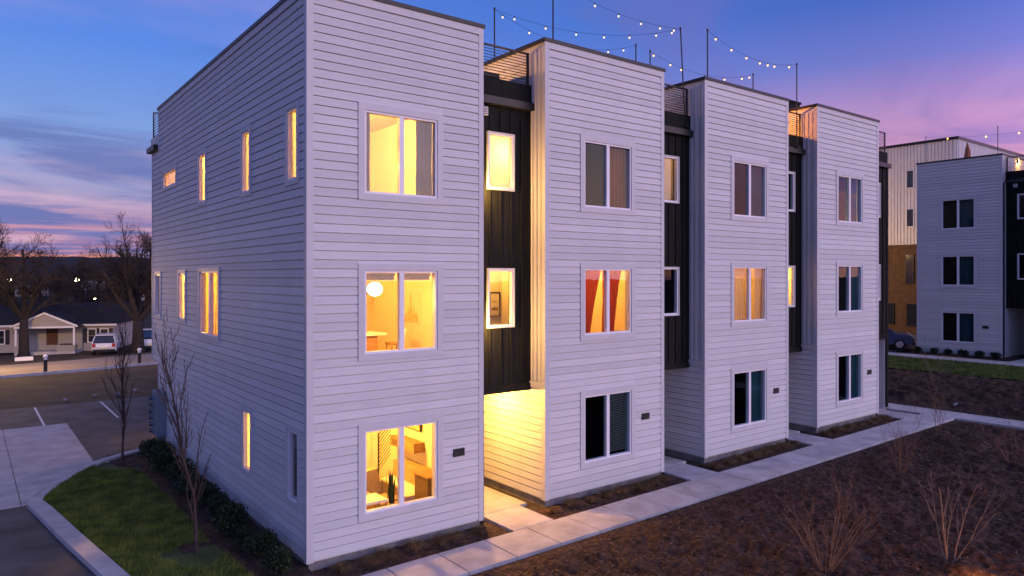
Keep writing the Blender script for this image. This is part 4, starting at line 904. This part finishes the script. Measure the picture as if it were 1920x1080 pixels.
for (y0, y1, z0, z1) in ((3.06, 3.66, 12.05, 13.5), (3.06, 3.66, 9.0, 10.45), (3.1, 3.75, 4.5, 6.85), (2.7, 3.65, 1.2, 2.95), (4.6, 5.2, 1.3, 2.95), (7.0, 7.6, 11.6, 13.0), (7.0, 7.6, 8.7, 10.05)):
    wd = frame_boxes(MB(), 0, y1-y0, 0, z1-z0, 0.06, -0.11, 0.05).build('window', 'vinyl' if z0 > 8 else 'black_metal', t); wd.location = (0.0 if z0 > 8 else 0.05, y1, z0); wd.rotation_euler = (0, 0, -math.pi/2)
    MB().box(0.05, y1-y0-0.05, -0.09, -0.07, 0.05, z1-z0-0.05).build('pane', 'car_glass', wd)

def car(label, x, y, z, rotz, paint, kind='suv', group=None):
    t = thing('parked_car' if kind != 'pickup' else 'pickup_truck', label, 'car' if kind != 'pickup' else 'truck', (x, y, z), rotz, group); W = 0.92
    if kind == 'suv': prof = [(-2.2, 0.36), (-2.3, 0.72), (-2.24, 1.02), (1.0, 1.04), (2.02, 0.92), (2.24, 0.70), (2.2, 0.34)]; gh = [(-2.2, 1.02), (-1.9, 1.60), (-1.6, 1.68), (0.25, 1.66), (1.12, 1.03)]
    elif kind == 'sedan': prof = [(-2.2, 0.36), (-2.25, 0.75), (-2.1, 0.96), (0.9, 0.98), (1.95, 0.84), (2.22, 0.62), (2.18, 0.32)]; gh = [(-1.85, 0.96), (-1.1, 1.38), (-0.5, 1.45), (0.15, 1.42), (1.1, 0.97)]
    else: prof = [(-2.7, 0.50), (-2.75, 0.8), (-2.7, 1.10), (1.2, 1.12), (2.45, 1.02), (2.65, 0.8), (2.6, 0.45)]; gh = [(-0.62, 1.10), (-0.45, 1.72), (0.1, 1.80), (0.75, 1.78), (1.45, 1.12)]
    def loft(pr, ws, name, m_, cz):
        m = MB(); n = len(pr)
        for wy, s_ in ws:
            for px, pz in pr: m.v.append((px*s_, wy if not callable(wy) else wy(pz), cz+(pz-cz)*(1-(1-s_)*1.6)))
        for i in range(len(ws)-1):
            for j in range(n): k = (j+1) % n; m.f.append((i*n+j, i*n+k, (i+1)*n+k, (i+1)*n+j))
        m.f.append(tuple(range(n-1, -1, -1))); m.f.append(tuple(range((len(ws)-1)*n, len(ws)*n))); return m.build(name, m_, t)
    loft(prof, [(-W, 0.965), (-W*0.93, 1.0), (W*0.93, 1.0), (W, 0.965)], 'body', paint, 0.7)
    zb = gh[0][1]; zt = max(p[1] for p in gh); tum = lambda sgn, e: (lambda pz: sgn*(W*0.93-e-0.20*(pz-zb)/(zt-zb)))
    cb = loft(gh, [(tum(-1, 0), 1), (tum(1, 0), 1)], 'cabin', 'car_glass', zb)
    rf = MB(); top = [p for p in gh if p[1] > zt-0.12]; xa, xb = top[0][0], top[-1][0]; yw = W*0.93-0.19
    rf.box(xa-0.06, xb+0.02, -yw, yw, zt-0.035, zt+0.025).build('roof', paint, cb)
    pl_ = MB()
    for sgn in (-1, 1):
        f_ = tum(sgn, -0.008)
        segs = [(gh[0], gh[1]), (gh[-2], gh[-1])] + [((px, zb), (px+0.05, zt)) for px in ((-0.25, -1.3) if kind == 'suv' else (-0.2,) if kind == 'sedan' else (0.1,))]
        for a, b in segs: pl_.tube([(a[0], f_(a[1]), a[1]), (b[0], f_(b[1]), b[1])], 0.038, 5)
    pl_.build('pillars', paint, cb)
    wx_ = 1.42 if kind != 'pickup' else 1.72
    for sx in (-1, 1):
        for sy in (-1, 1):
            r_ = 0.34 if kind != 'pickup' else 0.40; wh = MB().tube([(sx*wx_, sy*(W-0.22), r_), (sx*wx_, sy*(W+0.015), r_)], r_, 18).build('wheel', 'rubber', t); MB().tube([(sx*wx_, sy*(W+0.0155), r_), (sx*wx_, sy*(W+0.03), r_)], [r_*0.62, r_*0.55], 12).build('rim', 'chrome', wh)
    xe = prof[1][0]; xf = prof[-2][0]
    for sy in (-1, 1):
        MB().obox((xe+0.03, sy*(W*0.80), 0.86), Vector((0.05, 0, 0)), Vector((0, 0.13, 0)), Vector((0, 0, 0.14))).build('tail_light', 'tail_red', t)
        MB().obox((xf-0.07, sy*(W*0.74), 0.74), Vector((0.09, 0, 0)), Vector((-0.04*0, 0.16, 0)), Vector((0, 0, 0.07))).build('headlight', 'head_lens', t)
        MB().box(0.75, 0.92, min(sy*W, sy*(W+0.17)), max(sy*W, sy*(W+0.17)), 1.0, 1.13).build('mirror', paint, t)
    MB().box(xe-0.03, xe+0.05, -0.26, 0.26, 0.62, 0.75).build('licence_plate', 'paper', t)
    MB().box(xe-0.04, xe+0.1, -W*0.9, W*0.9, 0.36, 0.52).build('rear_bumper', 'rubber', t); MB().box(xf-0.08, xf+0.03, -W*0.85, W*0.85, 0.34, 0.50).build('front_bumper', 'rubber', t)
    if kind == 'pickup': MB().box(-2.6, -0.7, -W*0.8, W*0.8, 1.10, 1.128).build('bed', 'rubber', t)
    return t
car('white SUV parked at the kerb before the gabled house', 4.55, 57.2, T(4.55, 57.2)+0.02, R(76), 'car_white', 'suv', 'cars parked on the street')
car('pale pickup truck parked behind the thick bare tree', 8.2, 58.6, T(8.2, 58.6)+0.02, R(80), 'car_white', 'pickup', 'cars parked on the street')
car('dark blue car parked nearest the end of the townhouse row', 40.5, 8.75, 1.06, R(-62), 'car_blue', 'suv', 'blue cars across the plot')
car('dark blue sedan parked beside the bluish townhouse', 42.8, 9.9, 1.06, R(-62), 'car_blue', 'sedan', 'blue cars across the plot')

# ------------------------------------------------------------------ left background
def bollard(label, x, y):
    z = T(x, y)-0.03; t = thing('bollard_light', label, 'bollard', (x, y, z), 0, 'bollards along the street')
    MB().lathe((0, 0, 0), [(0.11, 0), (0.11, 0.86)], 12).build('post', 'black_metal', t); MB().lathe((0, 0, 0), [(0.10, 0.861), (0.10, 1.05)], 12).build('lens', 'head_lens', t)
    MB().lathe((0, 0, 0), [(0.15, 1.051), (0.13, 1.12), (0.03, 1.20)], 12).build('cap', 'vinyl', t)
bollard('dark bollard with a white cap on the left before the street', -1.09, 42.0); bollard('dark bollard with a white cap near the building edge', 4.52, 42.6)
tag(MB().box(-0.6, 0.6, -0.25, 0.25, 0, 0.28).build('utility_box', 'vinyl', None, (-1.54, 54.9, T(-1.5, 54.9))), 'low white box on the verge across the street', 'utility box')

def house(label, loc, rotz, porch_=True, wall='house_white', xw=(-8.5, 4.9), dp=7.5, far=False):
    t = thing('house', label, 'house', loc, rotz)
    x0, x1 = xw; hw = 2.42; rz = 4.35
    MB().box(x0, x1, 0, dp, 0.0, hw).build('wall', wall, t)
    m = MB(); e = 0.35; m.prism([(x0-e, -e, hw), (x0-e, dp+e, hw), (x0-e, dp/2, rz)], (x1-x0+2*e, 0, 0)); rf = m.build('roof', 'roof_dark', t)
    MB().box(x0-e, x1+e, -e-0.02, -e+0.03, hw-0.12, hw+0.06).build('fascia', 'vinyl', rf)
    for gx in (x0, x1): MB().prism([(gx, 0, hw), (gx, dp, hw), (gx, dp/2, rz-0.18)], (0.02 if gx == x1 else -0.02, 0, 0)).build('gable', wall, t)
    wins = [(-4.6, -3.8), (2.75, 3.5), (3.75, 4.5)] if not far else [(x0+0.8, x0+1.7), (x1-2, x1-1)]
    for a, b in wins:
        wn = frame_boxes(MB(), a, b, 0.75, 2.05, 0.08, -0.06, 0.02).build('window', 'vinyl', t); MB().box(a+0.08, b-0.08, -0.03, -0.01, 0.83, 1.38).build('pane', 'car_glass', wn); MB().box(a+0.08, b-0.08, -0.032, -0.012, 1.42, 1.97).build('pane', 'car_glass', wn)
        for q in (a-0.34, b+0.02):
            if not far: MB().box(q, q+0.32, -0.05, -0.002, 0.75, 2.05).build('shutter', 'black_metal', t)
    if not far: MB().box(x0-0.05, x1+0.05, -0.06, -0.001, 0.0, 0.62).build('skirt_wall', 'house_white', t)
    if porch_:
        w2 = 2.35; y0 = -2.0
        m = MB(); m.prism([(-w2-0.25, y0-0.25, 2.40), (w2+0.25, y0-0.25, 2.40), (0, y0-0.25, 3.62)], (0, 3.9, 0)); pr = m.build('porch_roof', 'roof_dark', t)
        m = MB(); m.prism([(-w2, y0-0.252, 2.45), (w2, y0-0.252, 2.45), (0, y0-0.252, 3.46)], (0, -0.03, 0)); m.build('gable', 'house_white', pr)
        for sgn in (-1, 1): MB().prism([(sgn*(w2+0.25), y0-0.25, 2.34), (sgn*(w2+0.25), y0-0.25, 2.5), (0, y0-0.25, 3.68), (0, y0-0.25, 3.5)], (0, -0.09, 0)).build('bargeboard', 'vinyl', pr)
        MB().box(-w2, w2, y0-0.3, y0-0.1, 2.28, 2.44).build('beam', 'vinyl', t)
        for px in (-w2+0.1, w2-0.1): MB().box(px-0.07, px+0.07, y0-0.14, y0, 0.2, 2.28).build('post', 'vinyl', t)
        MB().box(-w2, w2, y0-0.15, -0.001, -0.3, 0.2).build('porch_floor', 'concrete', t)
        for a, b in ((-w2, -1.2), (0.9, w2)): MB().box(a, b, y0-0.16, y0+0.02, 0.201, 0.75).build('porch_wall', 'house_white', t)
        MB().box(-0.55, 0.35, -0.05, -0.002, 0.2, 2.15).build('door', 'house_brown', t); MB().box(0.75, 1.9, -0.9, -0.4, 0.2, 0.75).build('porch_bench', 'house_brown', t)
    return t
house('small white house with a gabled porch across the street', (1.15, 63.4, -1.22), R(-22))
house('far house with a pale gable among the dark trees', (19.0, 208, 2.0), R(-50), False, 'house_white', (-5, 5), 8, True)
house('distant house half hidden left of the pale gable', (2.0, 190, 1.0), R(-30), False, 'house_white', (-8, 6), 8, True)
house('distant low house to the right near the building edge', (31, 170, 0.0), R(-40), False, 'house_white', (-6, 7), 8, True)
def street_lamp(label, x, y, hgt, watts, em='far_lamp', base=None, rad=0.22):
    z = (T(x, y) if base is None else base); t = thing('street_lamp', label, 'street lamp', (x, y, z), 0, 'street lamps')
    MB().tube([(0, 0, -0.5), (0, 0, hgt), (0.3, -0.2, hgt+0.5), (1.2, -0.7, hgt+0.6)], [0.09, 0.06, 0.05, 0.04], 8).build('pole', 'black_metal', t)
    MB().box(1.0, 1.6, -0.95, -0.6, hgt+0.55, hgt+0.68).build('housing', 'black_metal', t); MB().ball((1.3, -0.78, hgt+0.45), rad, 10, 6, 0.7).build('lens', em, t)
    if watts: point_light(t, (1.3, -0.78, hgt+0.1), (1, 0.58, 0.22), watts, 0.2)
street_lamp('warm street lamp shining among the trees beyond the gabled house', 12.2, 162, 5.0, 1500, base=-0.5, rad=0.5)
street_lamp('yellow street lamp at the left edge of the picture', 0.05, 146, 5.2, 1200, base=-0.7, rad=0.4)
street_lamp('small white lamp right of the distant houses', 26.1, 176, 4.6, 0, 'far_white', 0.0, 0.28)
street_lamp('small lamp low beneath the warm street lamp', 13.9, 150, 1.4, 0, 'far_lamp', -0.6, 0.25)
street_lamp('street lamp lighting the near street on the left', -6.0, 46.5, 6.0, 3600)
street_lamp('parking lamp behind the far end of the townhouse row', 43.5, 18.0, 7.5, 1700, base=0.4)
for i, (za, zb, lab) in enumerate(((4.4, 4.1, 'upper power line crossing above the gabled house'), (3.9, 3.55, 'lower power line crossing above the gabled house'))):
    a = Vector((-30, 88, za+0.9)); b = Vector((40, 66, zb+0.9))
    tag(MB().tube([a.lerp(b, k/14)-Vector((0, 0, 4*0.9*(k/14)*(1-k/14))) for k in range(15)], 0.035, 5).build('power_line', 'black_metal'), lab, 'power line', 'power lines over the street')
# the mass of bare woods behind
mb = MB(); g = random.Random(77)
def scrub(x, y, h_, w_, n):
    z0 = ground_z(x, y)-0.3
    mb.tube([(x, y, z0), (x+g.uniform(-.3, .3), y, z0+h_*0.55), (x+g.uniform(-.6, .6), y, z0+h_*0.8)], [0.22, 0.14, 0.05], 4, False)
    for _ in range(n):
        a = g.uniform(0, 6.28); r0 = g.uniform(0, 0.6)*w_; zc = z0+h_*(0.15+0.75*g.random()**0.8); l = g.uniform(0.7, 2.0); r1 = r0+g.uniform(0.1, 0.5)*l
        p = Vector((x+math.cos(a)*r0, y+math.sin(a)*r0, zc)); q = Vector((x+math.cos(a)*r1, y+math.sin(a)*r1, zc+l*g.uniform(0.2, 0.95)))
        u = (q-p).cross(Vector((g.gauss(0, 1), g.gauss(0, 1), g.gauss(0, 1)))).normalized()*g.uniform(0.02, 0.06); b = len(mb.v); mb.v += [tuple(p-u), tuple(p+u), tuple(q)]; mb.f.append((b, b+1, b+2))
for i in range(330):
    y = g.uniform(76, 330); x = -30+(y-60)*-0.05+g.random()*(60+(y-76)*0.35)
    if abs(x-12.2) < 5 and y < 165 and y > 140: continue
    scrub(x, y, g.uniform(4.5, 8.0) if y < 130 else g.uniform(7, 10), g.uniform(2.5, 4.5), 190)
for i in range(60): y = g.uniform(60, 90); scrub(40+g.random()*60, y, g.uniform(5, 8), 3.5, 120)
tag(struct(mb.build('far_woods', 'wood_dark'), 'stuff'), 'dark mass of bare woods behind the street and houses', 'woods')
def ridge_z(x, y): return 3+13.5*math.exp(-((y-480)/90)**2)*(1+0.12*noise.noise((x*0.006, 0, 0)))+0.9*noise.noise((x*0.08, y*0.08, 1))+0.5*noise.noise((x*0.3, y*0.3, 1))
struct(sheet('hill', axis(-420, 520, (-120, 260), 3, 12), [330+10*i for i in range(24)], ridge_z, 'wood_dark'))
